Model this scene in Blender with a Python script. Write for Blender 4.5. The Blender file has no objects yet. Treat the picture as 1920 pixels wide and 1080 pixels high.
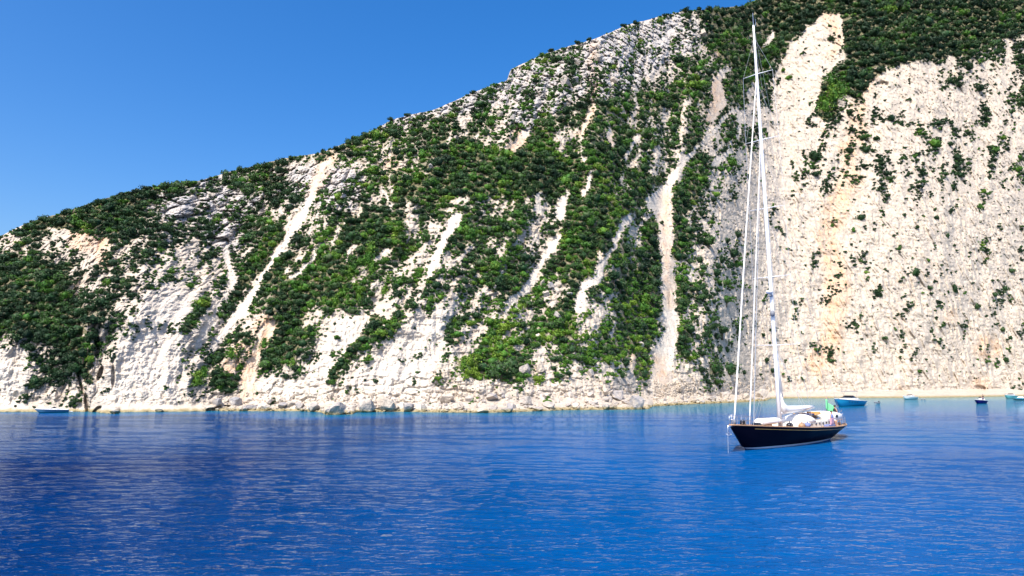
import bpy, math, random
import numpy as np
from mathutils import Vector, Matrix
random.seed(7)
rng = np.random.default_rng(11)
SC = bpy.context.scene
COL = SC.collection
R = math.radians

# ------------------------------------------------------------------ camera, sky, sun, exposure
CAM_H, PITCH, F = 5.0, R(8.0), 1280.0
cd = bpy.data.cameras.new('camera'); cam = bpy.data.objects.new('camera', cd); COL.objects.link(cam)
cam.location = (0, 0, CAM_H); cam.rotation_euler = (R(90)+PITCH, 0, 0)
cd.sensor_width = 36; cd.lens = 24; cd.clip_start = 0.5; cd.clip_end = 20000
SC.camera = cam
SUN = Vector((-0.30, -0.64, 0.93)).normalized()
elev = math.asin(SUN.z); azim = math.atan2(SUN.x, SUN.y)
W = bpy.data.worlds.new('World'); SC.world = W; W.use_nodes = True
wn, wl = W.node_tree.nodes, W.node_tree.links
bg = wn['Background']; sky = wn.new('ShaderNodeTexSky'); sky.sky_type = 'NISHITA'
sky.sun_disc = False; sky.sun_elevation = elev; sky.sun_rotation = azim
sky.air_density = 1.0; sky.dust_density = 3.2; sky.ozone_density = 3.0
hsv = wn.new('ShaderNodeHueSaturation'); hsv.inputs['Saturation'].default_value = 1.46
hsv.inputs['Hue'].default_value = 0.5065
wl.new(sky.outputs[0], hsv.inputs['Color']); wl.new(hsv.outputs[0], bg.inputs[0]); bg.inputs[1].default_value = 0.15
sl = bpy.data.lights.new('sun', 'SUN'); so = bpy.data.objects.new('sun', sl); COL.objects.link(so)
sl.energy = 4.0; sl.angle = R(0.5); sl.color = (1.0, 0.94, 0.85)
so.rotation_euler = SUN.to_track_quat('Z', 'Y').to_euler(); so.location = (-200, -200, 400)
SC.view_settings.view_transform = 'Standard'; SC.view_settings.look = 'None'
SC.view_settings.exposure = 0.68; SC.view_settings.gamma = 1.0
SC.render.engine = 'CYCLES'; SC.cycles.max_bounces = 6; SC.cycles.diffuse_bounces = 3
SC.cycles.glossy_bounces = 3; SC.cycles.transparent_max_bounces = 6

# ------------------------------------------------------------------ helpers
def tag(o, label=None, cat=None, group=None, kind=None):
    if label: o['label'] = label
    if cat: o['category'] = cat
    if group: o['group'] = group
    if kind: o['kind'] = kind
    return o

def empty(name, loc, rz=0.0, **k):
    o = bpy.data.objects.new(name, None); COL.objects.link(o)
    o.location = loc; o.rotation_euler = (0, 0, rz); o.empty_display_size = 0.5
    return tag(o, **k)

def link_mesh(name, me, mat=None, parent=None):
    if mat is not None: me.materials.append(mat)
    o = bpy.data.objects.new(name, me); COL.objects.link(o)
    if parent is not None: o.parent = parent
    return o

def np_mesh(name, V, faces, smooth=True):
    """V (n,3); faces (m,3) or (m,4) array"""
    me = bpy.data.meshes.new(name)
    V = np.ascontiguousarray(V, dtype=np.float32); faces = np.ascontiguousarray(faces, dtype=np.int32)
    k = faces.shape[1]
    me.vertices.add(len(V)); me.vertices.foreach_set('co', V.ravel())
    me.loops.add(faces.size); me.loops.foreach_set('vertex_index', faces.ravel())
    me.polygons.add(len(faces))
    me.polygons.foreach_set('loop_start', np.arange(0, faces.size, k, dtype=np.int32))
    me.update(calc_edges=True)
    me.polygons.foreach_set('use_smooth', np.full(len(faces), smooth, dtype=bool))
    return me

class MB:
    """collects shapes; build() links them as one mesh object"""
    def __init__(s): s.v = []; s.f = []
    def add(s, V, Fc):
        n = len(s.v); s.v += [tuple(p) for p in V]; s.f += [tuple(i+n for i in f) for f in Fc]; return s
    def box(s, c, d, rz=0, taper=1.0, shear=0.0):
        x, y, z = [q/2 for q in d]; V = []
        for k in (-1, 1):
            t = 1.0 if k < 0 else taper
            for sx, sy in ((-1, -1), (1, -1), (1, 1), (-1, 1)):
                px, py = sx*x*t + (shear if k > 0 else 0), sy*y*t
                V.append((c[0]+px*math.cos(rz)-py*math.sin(rz), c[1]+px*math.sin(rz)+py*math.cos(rz), c[2]+k*z))
        return s.add(V, [(0, 3, 2, 1), (4, 5, 6, 7), (0, 1, 5, 4), (1, 2, 6, 5), (2, 3, 7, 6), (3, 0, 4, 7)])
    def tube(s, pts, r, n=6, cap=True):
        pts = [Vector(p) for p in pts]; rs = r if isinstance(r, (list, tuple)) else [r]*len(pts)
        V = []; Fc = []
        for i, p in enumerate(pts):
            d = (pts[min(i+1, len(pts)-1)]-pts[max(i-1, 0)]).normalized()
            u = d.cross(Vector((0, 0, 1)))
            if u.length < 1e-3: u = d.cross(Vector((0, 1, 0)))
            u.normalize(); w = d.cross(u)
            for j in range(n):
                a = 2*math.pi*j/n; V.append(p+(u*math.cos(a)+w*math.sin(a))*rs[i])
        for i in range(len(pts)-1):
            for j in range(n):
                Fc.append((i*n+j, i*n+(j+1) % n, (i+1)*n+(j+1) % n, (i+1)*n+j))
        if cap: Fc += [tuple(range(n))[::-1], tuple((len(pts)-1)*n+j for j in range(n))]
        return s.add(V, Fc)
    def loft(s, rings, cap=True, closed=True):
        n = len(rings[0]); V = [p for r_ in rings for p in r_]; Fc = []
        for i in range(len(rings)-1):
            for j in range(n if closed else n-1):
                Fc.append((i*n+j, i*n+(j+1) % n, (i+1)*n+(j+1) % n, (i+1)*n+j))
        if cap: Fc += [tuple(range(n))[::-1], tuple((len(rings)-1)*n+j for j in range(n))]
        return s.add(V, Fc)
    def ball(s, c, r, nu=10, nv=7):
        rx, ry, rz = r if isinstance(r, (list, tuple)) else (r, r, r); rings = []
        for i in range(nv+1):
            ph = -math.pi/2+math.pi*i/nv; cr = max(math.cos(ph), .02)
            rings.append([(c[0]+rx*cr*math.cos(2*math.pi*j/nu), c[1]+ry*cr*math.sin(2*math.pi*j/nu), c[2]+rz*math.sin(ph)) for j in range(nu)])
        return s.loft(rings)
    def build(s, name, mat, parent=None, smooth=False, bevel=0):
        me = bpy.data.meshes.new(name); me.from_pydata(s.v, [], s.f); me.update()
        if smooth: me.polygons.foreach_set('use_smooth', [True]*len(me.polygons))
        o = link_mesh(name, me, mat, parent)
        if bevel:
            b = o.modifiers.new('bevel', 'BEVEL'); b.width = bevel; b.segments = 2; b.limit_method = 'ANGLE'
        return o

# noise in numpy
_perm = rng.permutation(4096).astype(np.int64)
def _h(ix, iy, seed): return _perm[(_perm[(ix+seed*57) & 4095]+iy) & 4095]
def perlin(x, y, seed=0):
    ix = np.floor(x).astype(np.int64); iy = np.floor(y).astype(np.int64); fx = x-ix; fy = y-iy
    def g(dx, dy):
        a = _h(ix+dx, iy+dy, seed)*(2*np.pi/4096); return np.cos(a)*(fx-dx)+np.sin(a)*(fy-dy)
    u = fx*fx*fx*(fx*(fx*6-15)+10); v = fy*fy*fy*(fy*(fy*6-15)+10)
    a = g(0, 0); b = g(1, 0); c = g(0, 1); d = g(1, 1)
    return ((a+(b-a)*u)*(1-v)+(c+(d-c)*u)*v)*1.4
def fbm(x, y, oct=4, seed=0, gain=.5):
    s = 0; a = 1.0; t = 0
    for i in range(oct):
        s = s+a*perlin(x*2**i+i*17.3, y*2**i-i*9.1, seed+i); t += a; a *= gain
    return s/t
def worley(x, y, seed=0):
    ix = np.floor(x).astype(np.int64); iy = np.floor(y).astype(np.int64)
    f1 = np.full(x.shape, 9.0); f2 = np.full(x.shape, 9.0); idv = np.zeros(x.shape)
    for dx in (-1, 0, 1):
        for dy in (-1, 0, 1):
            h = _h(ix+dx, iy+dy, seed); h2 = _perm[(h+911) & 4095]
            d = np.hypot(ix+dx+h/4096-x, iy+dy+h2/4096-y)
            c = d < f1
            f2 = np.where(c, f1, np.minimum(f2, d)); idv = np.where(c, h2/4096, idv); f1 = np.where(c, d, f1)
    return f1, f2, idv
def sstep(a, b, x): t = np.clip((x-a)/(b-a), 0, 1); return t*t*(3-2*t)

# materials
def mat(name, color, rough=.5, metal=0.0, spec=.5, noise=0.0, nscale=3.0):
    m = bpy.data.materials.new(name); m.use_nodes = True; n = m.node_tree.nodes; l = m.node_tree.links
    b = n['Principled BSDF']; b.inputs['Base Color'].default_value = (*color, 1)
    b.inputs['Roughness'].default_value = rough; b.inputs['Metallic'].default_value = metal
    b.inputs['Specular IOR Level'].default_value = spec
    if noise:
        tc = n.new('ShaderNodeTexCoord'); t = n.new('ShaderNodeTexNoise'); t.inputs['Scale'].default_value = nscale
        t.inputs['Detail'].default_value = 4; r = n.new('ShaderNodeMapRange')
        r.inputs['To Min'].default_value = 1-noise; r.inputs['To Max'].default_value = 1+noise*.4
        h = n.new('ShaderNodeHueSaturation'); h.inputs['Color'].default_value = (*color, 1)
        l.new(tc.outputs['Object'], t.inputs['Vector']); l.new(t.outputs['Fac'], r.inputs['Value'])
        l.new(r.outputs[0], h.inputs['Value']); l.new(h.outputs[0], b.inputs['Base Color'])
    return m

# ------------------------------------------------------------------ photo geometry -> world
def ray(px, py):
    a = (px-960)/F; b = (540-py)/F
    y = math.cos(PITCH)-b*math.sin(PITCH); z = math.sin(PITCH)+b*math.cos(PITCH)
    return a/y, z/y                       # per metre of depth y
def on_water(px, py):
    X, E = ray(px, py); d = -CAM_H/E; return Vector((X*d, d, 0))

# skyline and waterline of the hillside
SKY = [(-260, 500), (-100, 470), (0, 443), (42, 422), (77, 409), (112, 401), (200, 371), (283, 350), (373, 339), (435, 321), (533, 297), (600, 287),
       (662, 262), (704, 242), (733, 225), (762, 217), (817, 205), (887, 173), (950, 151), (958, 130), (1025, 99), (1112, 74), (1175, 47),
       (1269, 23), (1394, 11), (1440, -12), (1600, -85), (1800, -160), (1960, -205), (2160, -240)]
WAT = [(-260, 772), (0, 772.5), (150, 772), (175, 773), (215, 776), (225, 773), (400, 771), (560, 771), (600, 773), (612, 778), (660, 777), (668, 773), (760, 772), (790, 773), (900, 774),
       (960, 773), (1060, 769), (1180, 768), (1215, 767), (1225, 762), (1300, 758), (1400, 754), (1436, 751.5), (1446, 747.5), (1500, 746.8), (1700, 746), (1800, 745), (1920, 742.5), (2160, 739)]
def tab(T, x): return np.interp(x, [p[0] for p in T], [p[1] for p in T])

# green cover of the slope, read off the photograph: one digit per 40 px cell
G = ["...............................76997897888999999",
     "............................332248879625999999998".replace("24887962", "2488796")[:48],
     ".........................364344457888216999897433"[:48],
     "........................4663233575883138772215454"[:48],
     "......................2435466788767742168211111 66".replace(" ", "")[:48],
     ".................854556457777666666314412222232",
     "................87667875785678558575114232332222",
     "............857665668898988897557641123222222222",
     ".......9967686455788999899898467643212222222222 ".replace(" ", "2")[:48],
     ".....9964456657366687657757989266312111111111111",
     ".89999644547663789845966747995547420111111111111"[:48],
     "56333566335486667996486464988675314111111111111"+"1",
     "979767535567879975375587668967743531111111111111",
     "97863665413469998664566986676998656211111111111 ".replace(" ", "1"),
     "989776220065784763252664379458795222111111111111"[:48],
     "8898721123764982283125438686787366211111111111111"[:48],
     "036945102354895373313579745578425621111111111111",
     "026400000674651420312378424525502810000000000111"[:48],
     "040300000200000000000000000002020000000000000000"]
GD = np.array([[0 if c == '.' else int(c) for c in (r+'1'*48)[:48]] for r in G], float)
for r in range(19):                                           # carry the cover up to the crest
    for c in range(48):
        if 20+40*r < tab(SKY, 20+40*c)+24: GD[r, c] = max(GD[r, c], GD[min(r+1, 18), c])
STEP = 2.0; X0, X1, Y0, Y1 = -260.0, 2180.0, -260.0, 790.0
gx = np.arange(X0, X1, STEP); gy = np.arange(Y0, Y1, STEP); PX, PY = np.meshgrid(gx, gy)
def bil(A, px, py):
    fx = np.clip((px-20)/40, 0, 46.999); fy = np.clip((py-20)/40, 0, 17.999)
    ix = fx.astype(int); iy = fy.astype(int); u = fx-ix; v = fy-iy
    return (A[iy, ix]*(1-u)+A[iy, ix+1]*u)*(1-v)+(A[iy+1, ix]*(1-u)+A[iy+1, ix+1]*u)*v
WX = PX+11*fbm(PX/24, PY/24, 4, 31, .65); WY = PY+11*fbm(PX/24, PY/24, 4, 47, .65)
cover = bil(GD, WX, WY)/9.0*1.08
cover = np.where((PX > 1420) & (cover < .16), cover*.55, cover)
cover = np.where(PY < 20, np.maximum(cover, .97), cover)
def stroke(pts, jitter=True):
    D = np.full(PX.shape, -99.0); A, B = (WX, WY) if jitter else (PX, PY)
    if len(pts) == 1: pts = pts*2
    for (x0, y0, w0), (x1, y1, w1) in zip(pts[:-1], pts[1:]):
        dx, dy = x1-x0, y1-y0; L = max(dx*dx+dy*dy, 1e-6)
        t = np.clip(((A-x0)*dx+(B-y0)*dy)/L, 0, 1); D = np.maximum(D, (w0+(w1-w0)*t)-np.hypot(A-x0-t*dx, B-y0-t*dy))
    return D                               # >0 inside, in px
def poly(P):
    ins = np.zeros(PX.shape, bool); n = len(P)
    for i in range(n):
        (xa, ya), (xb, yb) = P[i], P[(i+1) % n]
        if ya == yb: continue
        c = ((WY > min(ya, yb)) & (WY <= max(ya, yb))) & (WX < (xb-xa)*(WY-ya)/(yb-ya)+xa); ins ^= c
    return ins
# smooth bare chutes of scree and earth
CHUTES = [
    [(1372, 205, 3), (1350, 232, 4), (1322, 264, 2), (1298, 285, 4), (1278, 308, 8), (1262, 330, 8), (1250, 350, 9), (1236, 372, 25), (1245, 398, 16), (1248, 450, 13), (1250, 520, 14), (1254, 570, 16), (1260, 620, 15), (1244, 655, 18), (1238, 700, 20), (1245, 745, 24)],
    [(613, 300, 5), (592, 340, 7), (577, 380, 8), (562, 410, 9), (542, 440, 8), (522, 470, 6), (502, 500, 5), (484, 530, 6), (468, 560, 7), (444, 590, 9), (418, 620, 8), (402, 650, 6)],
    [(592, 462, 4), (583, 488, 4), (565, 503, 4), (543, 520, 3)],
    [(424, 470, 7), (430, 500, 8), (438, 530, 9), (422, 560, 9), (402, 590, 10), (382, 620, 9), (366, 650, 7)],
    [(1043, 445, 8), (1021, 481, 8), (1008, 500, 6), (998, 525, 8), (981, 544, 7), (962, 562, 7), (946, 577, 5)],
    [(1180, 404, 8), (1164, 427, 8), (1152, 456, 4), (1128, 498, 5), (1119, 519, 9), (1094, 537, 9), (1085, 578, 9)],
    [(856, 406, 10), (842, 431, 8), (831, 452, 7), (812, 490, 7), (804, 517, 5)],
    [(1108, 200, 4), (1100, 227, 4), (1090, 252, 5), (1088, 269, 3), (1094, 297, 3)],
    [(1108, 323, 5), (1102, 342, 5), (1093, 363, 4)], [(1140, 248, 5), (1147, 270, 5)],
    [(1196, 256, 4), (1187, 271, 4), (1167, 300, 3)], [(1384, 217, 4), (1383, 258, 4)], [(1370, 283, 6), (1338, 306, 5)],
    [(1062, 362, 4), (1053, 385, 12), (1050, 402, 12)], [(1010, 362, 4), (1008, 392, 6)],
    [(1352, 130, 5), (1344, 160, 8), (1350, 190, 11), (1332, 222, 8)], [(1225, 80, 5), (1265, 60, 6)],
    [(726, 470, 8), (700, 487, 3)], [(712, 350, 3), (728, 368, 3), (735, 395, 3)], [(1450, 60, 4), (1435, 85, 4)],
    [(502, 612, 15), (483, 650, 10), (470, 690, 12), (462, 738, 14)], [(985, 250, 9), (962, 275, 8)],
    [(1300, 500, 4), (1290, 545, 3)], [(432, 690, 10), (440, 660, 6)]]
chute = np.full(PX.shape, -99.0)
for c in CHUTES: chute = np.maximum(chute, stroke(c))
BARE = [[(312, 529), (342, 527), (358, 542), (372, 570), (362, 592), (340, 640), (338, 700), (350, 752), (172, 762), (200, 700), (222, 640), (232, 600), (272, 572), (290, 547)],
        [(-260, 655), (50, 655), (60, 700), (40, 735), (40, 775), (-260, 775)],
        [(606, 640), (640, 588), (692, 590), (664, 660), (630, 712), (602, 745), (470, 770), (476, 722), (510, 704), (560, 712), (596, 690)],
        [(795, 592), (836, 556), (835, 625), (822, 678), (806, 722), (850, 768), (650, 768), (640, 720), (690, 690), (720, 640), (770, 620)],
        [(1543, 25), (1576, 25), (1582, 83), (1576, 111), (1546, 156), (1526, 208), (1500, 240), (1450, 260), (1446, 172), (1448, 139), (1468, 111), (1490, 72)],
        [(1330, 385), (1400, 372), (1420, 260), (1500, 250), (1520, 600), (1500, 740), (1400, 740), (1396, 460), (1350, 425)],
        [(1612, 176), (1648, 136), (1722, 112), (1758, 122), (1760, 180), (1700, 215), (1630, 200)],
        [(850, 735), (1230, 700), (1240, 770), (850, 778)], [(150, 470), (84, 425), (116, 427), (180, 445), (196, 490), (186, 500)]]
bare = np.zeros(PX.shape, bool)
for i, P in enumerate(BARE): bare |= poly(P)
slab = poly(BARE[0]) | poly(BARE[1]) | poly(BARE[2]) | poly(BARE[3])
GREEN = [[(705, 600, 12), (695, 625, 13), (665, 650, 11), (655, 665, 9), (630, 690, 8), (618, 716, 7)], [(749, 588, 11), (731, 625, 8)],
         [(520, 440, 14), (494, 470, 18), (473, 500, 13), (458, 522, 11), (442, 546, 11), (425, 567, 10), (408, 590, 8)],
         [(533, 483, 11), (517, 503, 13), (498, 530, 12)], [(385, 560, 11), (371, 583, 11), (360, 600, 11), (346, 618, 8)],
         [(1267, 406, 13), (1283, 440, 19), (1269, 480, 12)], [(1283, 540, 17), (1275, 578, 10)], [(1283, 627, 17), (1276, 640, 11), (1281, 660, 13)],
         [(1219, 425, 17), (1222, 455, 17)], [(1225, 504, 17), (1225, 535, 17), (1221, 567, 20), (1210, 600, 20), (1203, 650, 15), (1206, 700, 14)],
         [(1300, 340, 20), (1285, 368, 22), (1270, 392, 12)], [(1190, 330, 20), (1220, 345, 16), (1195, 370, 18)], [(165, 655, 12), (152, 690, 14), (165, 712, 9)],
         [(405, 715, 14), (430, 722, 12)], [(900, 690, 20), (940, 690, 22), (955, 705, 16)], [(1800, 20, 60), (1700, 60, 50)], [(1560, 165, 22), (1548, 205, 20)],
         [(60, 560, 30), (30, 520, 30)], [(250, 590, 5), (250, 575, 3)]]
green = np.full(PX.shape, -99.0)
for g in GREEN: green = np.maximum(green, stroke(g))
cover = np.where(bare & (green < 0), cover*.0+.03, cover)
cover = np.maximum(cover, np.where(green > 0, .98, 0))
cover = np.where((chute > 0) & (green < 3), 0, cover)
shr = np.interp(PX, [0, 900, 1150, 1300, 1900], [.5, .55, .35, .12, .1])        # gullies lean this much
CC = PX+shr*(PY-720)
NZ = fbm(CC/34, PY/58, 2, 5)+.75*fbm(CC/13, PY/20, 2, 9)+.35*fbm(CC/6, PY/8, 1, 19)
rk = np.empty(NZ.size); rk[np.argsort(NZ.ravel())] = np.linspace(0, 1, NZ.size); NZ = rk.reshape(NZ.shape)
covered = (NZ < cover*1.04)
def samp(A, px, py):
    i = np.clip(((np.asarray(py)-Y0)/STEP).astype(int), 0, A.shape[0]-1); j = np.clip(((np.asarray(px)-X0)/STEP).astype(int), 0, A.shape[1]-1)
    return A[i, j]
slabf = slab.astype(float)
for _ in range(8): slabf = (slabf+np.roll(slabf, 4, 0)+np.roll(slabf, -4, 0)+np.roll(slabf, 4, 1)+np.roll(slabf, -4, 1))/5
ORANGE = [[(613, 292, 16), (600, 325, 10), (585, 360, 6)], [(735, 305, 15)], [(973, 262, 17), (955, 280, 8)], [(150, 445, 22), (185, 452, 20), (195, 490, 10)], [(470, 680, 14), (462, 740, 16)],
          [(505, 610, 24), (470, 650, 22), (425, 690, 16)], [(1344, 150, 9), (1345, 190, 13), (1330, 225, 8)], [(1112, 85, 5), (1110, 210, 5), (1090, 250, 7)], [(1144, 262, 8)], [(1345, 90, 16)],
          [(1618, 167, 10), (1634, 142, 7)], [(1608, 205, 14), (1604, 248, 18), (1592, 275, 15), (1588, 304, 12), (1596, 335, 18), (1581, 365, 22), (1568, 390, 24), (1556, 420, 20), (1550, 450, 18), (1560, 495, 20), (1572, 545, 24), (1560, 600, 20), (1560, 640, 18), (1530, 680, 20)],
          [(1555, 35, 14), (1570, 70, 9), (1560, 100, 7)], [(1246, 372, 10), (1248, 480, 8), (1254, 570, 6)], [(1235, 680, 14), (1245, 730, 14)], [(1014, 690, 6)], [(1190, 670, 10)], [(1835, 722, 14)], [(860, 640, 8)], [(1780, 590, 8)], [(1690, 735, 7)], [(1850, 650, 22)]]
orange = np.full(PX.shape, -99.0)
for c in ORANGE: orange = np.maximum(orange, stroke(c))
orange = sstep(-12, 10, orange)*(.55+.6*sstep(-.3, .35, fbm(PX/14, PY/20, 3, 71)))
crag = np.zeros(PX.shape)
for c in [[(720, 225, 20), (860, 190, 22), (960, 165, 26), (1050, 130, 40), (1180, 100, 50), (1270, 60, 40)], [(1110, 160, 40), (1170, 150, 30)], [(980, 220, 26), (1060, 165, 20)], [(330, 370, 45), (440, 370, 45), (420, 430, 40)], [(500, 340, 30), (640, 350, 40)]]:
    crag = np.maximum(crag, sstep(-14, 10, stroke(c)))

# ------------------------------------------------------------------ terrain surface: depth along the column of every photo point
uu = np.arange(-250, 2170, 1.35); NR = 620; tt = np.linspace(0, 1, NR)**1.12
ywat = tab(WAT, uu); ysky = tab(SKY, uu)+1.4*fbm(uu/16, uu*0+.5, 3, 83)
U, T = np.meshgrid(uu, tt); VY = ywat[None, :]+(ysky-ywat)[None, :]*T
Dsh = np.array([-CAM_H/ray(x, y)[1] for x, y in zip(uu, ywat)])
k1 = np.interp(uu, [-250, 0, 160, 340, 380, 460, 560, 640, 830, 860, 1220, 1290, 1440, 1520, 1920], [2.6, 2.8, 3.0, 2.4, 1.2, 1.0, 1.5, 1.6, 1.7, 1.0, .9, 1.0, 1.2, 1.5, 1.6])   # lower face
z1 = np.interp(uu, [-250, 0, 340, 380, 560, 830, 860, 1300, 1520, 1920], [14, 14, 18, 8, 12, 16, 8, 10, 40, 60])
k2 = np.interp(uu, [-250, 0, 400, 900, 1300, 1600, 2160], [.75, .8, .95, 1.1, 1.25, 1.45, 1.5])
shelf = np.interp(uu, [-250, 360, 400, 480, 850, 900, 1200, 1240, 1440, 1450, 1500, 1560, 1920, 2160], [1, 1, 4, 6, 6, 9, 9, 7, 5, 8, 22, 30, 42, 50])
shz = np.interp(uu, [-250, 400, 850, 1200, 1240, 1440, 1460, 1920], [.6, 1.2, 1.6, 2.6, 1.5, 1.6, 1.8, 2.6])
Dft = Dsh+shelf; ker = np.exp(-.5*(np.arange(-120, 121)/42.0)**2); ker /= ker.sum()
Dmx = np.max(np.stack([np.roll(np.pad(Dft, 80, mode='edge'), k_)[80:-80] for k_ in range(-42, 43, 3)]), 0); ks = np.exp(-.5*(np.arange(-120, 121)/17.0)**2); ks /= ks.sum()
Dft = np.where((uu > 1150), np.convolve(np.pad(Dmx, 120, mode='edge'), ks, 'valid'), np.convolve(np.pad(Dft, 120, mode='edge'), ker, 'valid'))
Dft = np.convolve(np.pad(Dft, 120, mode='edge'), ks, 'valid'); shelf = np.maximum(Dft-Dsh, .8)
k1, z1, k2 = [np.convolve(np.pad(a_, 120, mode='edge'), ker, 'valid') for a_ in (k1, z1, k2)]
q = np.concatenate([np.linspace(0, 60, 240), np.linspace(60.5, 900, 700)])
depth = np.empty(U.shape)
for j, u in enumerate(uu):
    qs = np.array([0, shelf[j], shelf[j]+z1[j]/k1[j], shelf[j]+z1[j]/k1[j]+900])
    zs = np.array([0, shz[j], shz[j]+z1[j], shz[j]+z1[j]+900*k2[j]])
    zq = np.interp(q, qs, zs); r_ = Dsh[j]+q; e = (zq-CAM_H)/r_
    _, E = ray(u, VY[:, j]) if False else (0, (math.sin(PITCH)+(540-VY[:, j])/F*math.cos(PITCH))/(math.cos(PITCH)-(540-VY[:, j])/F*math.sin(PITCH)))
    depth[:, j] = np.interp(E, e, r_)
# relief: ribs and gullies down the slope, blocks, cracks
YC = np.cos(PITCH)-(540-VY)/F*np.sin(PITCH); AX = (U-960)/F/YC; EZ = (np.sin(PITCH)+(540-VY)/F*np.cos(PITCH))/YC
xm = AX*depth; zm = CAM_H+EZ*depth
shU = np.interp(U, [0, 900, 1150, 1300, 1900], [.5, .55, .35, .12, .1]); cU = U+shU*(VY-720)
up = sstep(1.0, 14.0, zm); far = depth/128.0
S = lambda A: samp(A, U, VY)
ch = sstep(-3, 5, S(chute)); sb = np.maximum(S(slabf)*.6, ch); cg = S(crag); inland = sstep(.2, 2.5, zm)
rel = up*(3.3*perlin(cU/95, VY/420+.3, 3)+2.0*perlin(cU/36, VY/170, 4)*(1-.5*ch))*(1-.5*S(slabf))*far**.5*np.interp(U, [1350, 1500], [1, .6])
rel += inland*1.2*fbm(xm/9, zm/9, 3, 6)*(1-.6*sb)*far**.5
f1, f2, idv = worley(wx/2.6, wz/1.9, 41) if False else worley((xm+.4*perlin(xm, zm, 2))/2.6, zm/1.5, 41)
shore = sstep(.1, .6, zm)*sstep(9, 4, zm)*sstep(370, 420, U)*sstep(1450, 1430, U)*(1-.7*sstep(5, 12, S(chute)+8)*0)
rel -= shore*(1-ch)*.45*(sstep(0, .4, f2-f1)-.5+1.1*(idv-.5))
rough = inland*(1-np.maximum(.8*ch, .5*S(slabf)))*np.interp(U, [1380, 1460], [1, .6])
wx = xm+1.0*fbm(xm/4, zm/4, 2, 12); wz = zm+1.0*fbm(xm/4+9, zm/4, 2, 13)
f1, f2, idv = worley(wx/4.2, wz/4.6, 20); rel -= rough*(.22+1.6*cg)*(sstep(0, .35, f2-f1)-.5+.9*(idv-.5))*1.1
f1, f2, idv = worley(wx/1.7, wz/1.9, 22); rel -= rough*(.16+.7*cg)*(sstep(0, .3, f2-f1)-.5+.8*(idv-.5))*.75
f1, f2, idv = worley(wx/.75, wz/.85, 24); rel -= rough*(.10+.3*cg)*(sstep(0, .3, f2-f1)-.5+.8*(idv-.5))*far**.5
rg = 1-np.abs(fbm(xm/1.6+3, zm/2.6, 4, 26))*2.2; rel += rough*.7*(rg-.6)*far**.4
cm = xm+.5*shU*zm
fl_ = 1-np.abs(fbm(cm/3.4+.5*perlin(xm/6, zm/6, 51), zm/16, 4, 52))*2.4; rel += inland*(1-.6*ch)*(1-.6*cg)*1.15*(1-.35*S(slabf))*(fl_-.5)*far**.5
fl_ = 1-np.abs(fbm(cm/1.2+.4*perlin(xm/3, zm/3, 53), zm/4.5, 4, 54))*2.4; rel += inland*(1-.7*ch)*.26*(fl_-.5)*far**.6*np.interp(U, [1380, 1460], [1, .6])
ld = fbm(xm/9, zm/1.6+.8*perlin(xm/8, zm/8, 55), 4, 56); rel += rough*.4*sstep(-.2, .2, ld)*far**.4
rel += inland*.16*fbm(xm/.5, zm/.5, 3, 28)*(.6+far*.4)
bed = fbm(xm/14+zm*.35, (zm+.25*xm)/.9, 3, 33); rel += inland*S(slabf)*.18*bed
rel += ch*inland*.35*far**.5
# the sea cave, the dark cleft and the overhang at the foot of the left cliff
def dent(cx, cy, rx, ry, d, lean=0.0):
    global rel
    e = ((U-cx-lean*(VY-cy))/rx)**2+((VY-cy)/ry)**2; rel = rel+d*sstep(1.25, .55, e)*1.0
dent(163, 758, 5, 20, 2.6, .1); dent(152, 722, 3, 22, 1.2, .3); dent(188, 700, 5, 14, 2.2, -.3); dent(182, 770, 7, 9, 1.6, -.6); dent(182, 650, 6, 22, 2.6); dent(212, 706, 4, 22, 1.2)
dent(400, 769, 14, 5, 2.0); dent(418, 763, 14, 4, 1.8, -1.6); dent(1155, 752, 10, 10, 3.5); dent(1730, 575, 2.5, 20, 1.2, .2); dent(1790, 640, 3, 42, .8, .35); dent(1812, 690, 3, 22, .8, .7)
dent(1712, 565, 3, 18, 2, .3); dent(905, 170, 8, 6, 2); dent(1250, 118, 9, 10, 4); dent(1150, 122, 9, 3, 3); dent(1330, 60, 14, 12, 3.0); dent(965, 240, 10, 10, 3.0); dent(1838, 727, 10, 5, 3, .8); dent(1655, 158, 12, 6, 3)
depth2 = np.maximum(depth+rel, 60)
xm = AX*depth2; zm = CAM_H+EZ*depth2
# keep the foot of the slope in the water and run the ridge on behind the crest
Vt = np.stack([xm, depth2, zm], -1)
foot = Vt[0].copy(); foot[:, 1] -= 2.5; foot[:, 2] = -3.0
foot0 = Vt[0].copy(); foot0[:, 2] = -.25
back = []
for k, (dy, dz) in enumerate([(4, .6), (10, .8), (22, -1), (45, -8), (90, -26), (180, -70), (320, -160)]):
    b = Vt[-1].copy(); b[:, 0] *= (b[:, 1]+dy)/b[:, 1]; b[:, 1] += dy; b[:, 2] += dz; back.append(b[None])
VV = np.concatenate([foot[None], foot0[None], Vt]+back, 0); NRR, NC = VV.shape[:2]
idx = np.arange(NRR*NC).reshape(NRR, NC)
Fq = np.stack([idx[:-1, :-1], idx[:-1, 1:], idx[1:, 1:], idx[1:, :-1]], -1).reshape(-1, 4)
me = np_mesh('hillside', VV.reshape(-1, 3), Fq)
surf = np.zeros((NRR, NC, 4), np.float32); surf[..., 3] = 0
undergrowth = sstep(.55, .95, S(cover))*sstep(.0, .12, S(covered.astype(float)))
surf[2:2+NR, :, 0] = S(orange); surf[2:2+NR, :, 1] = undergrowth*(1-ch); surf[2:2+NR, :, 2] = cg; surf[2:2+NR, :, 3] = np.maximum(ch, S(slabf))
surf[2+NR:, :, 1] = 1
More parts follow.
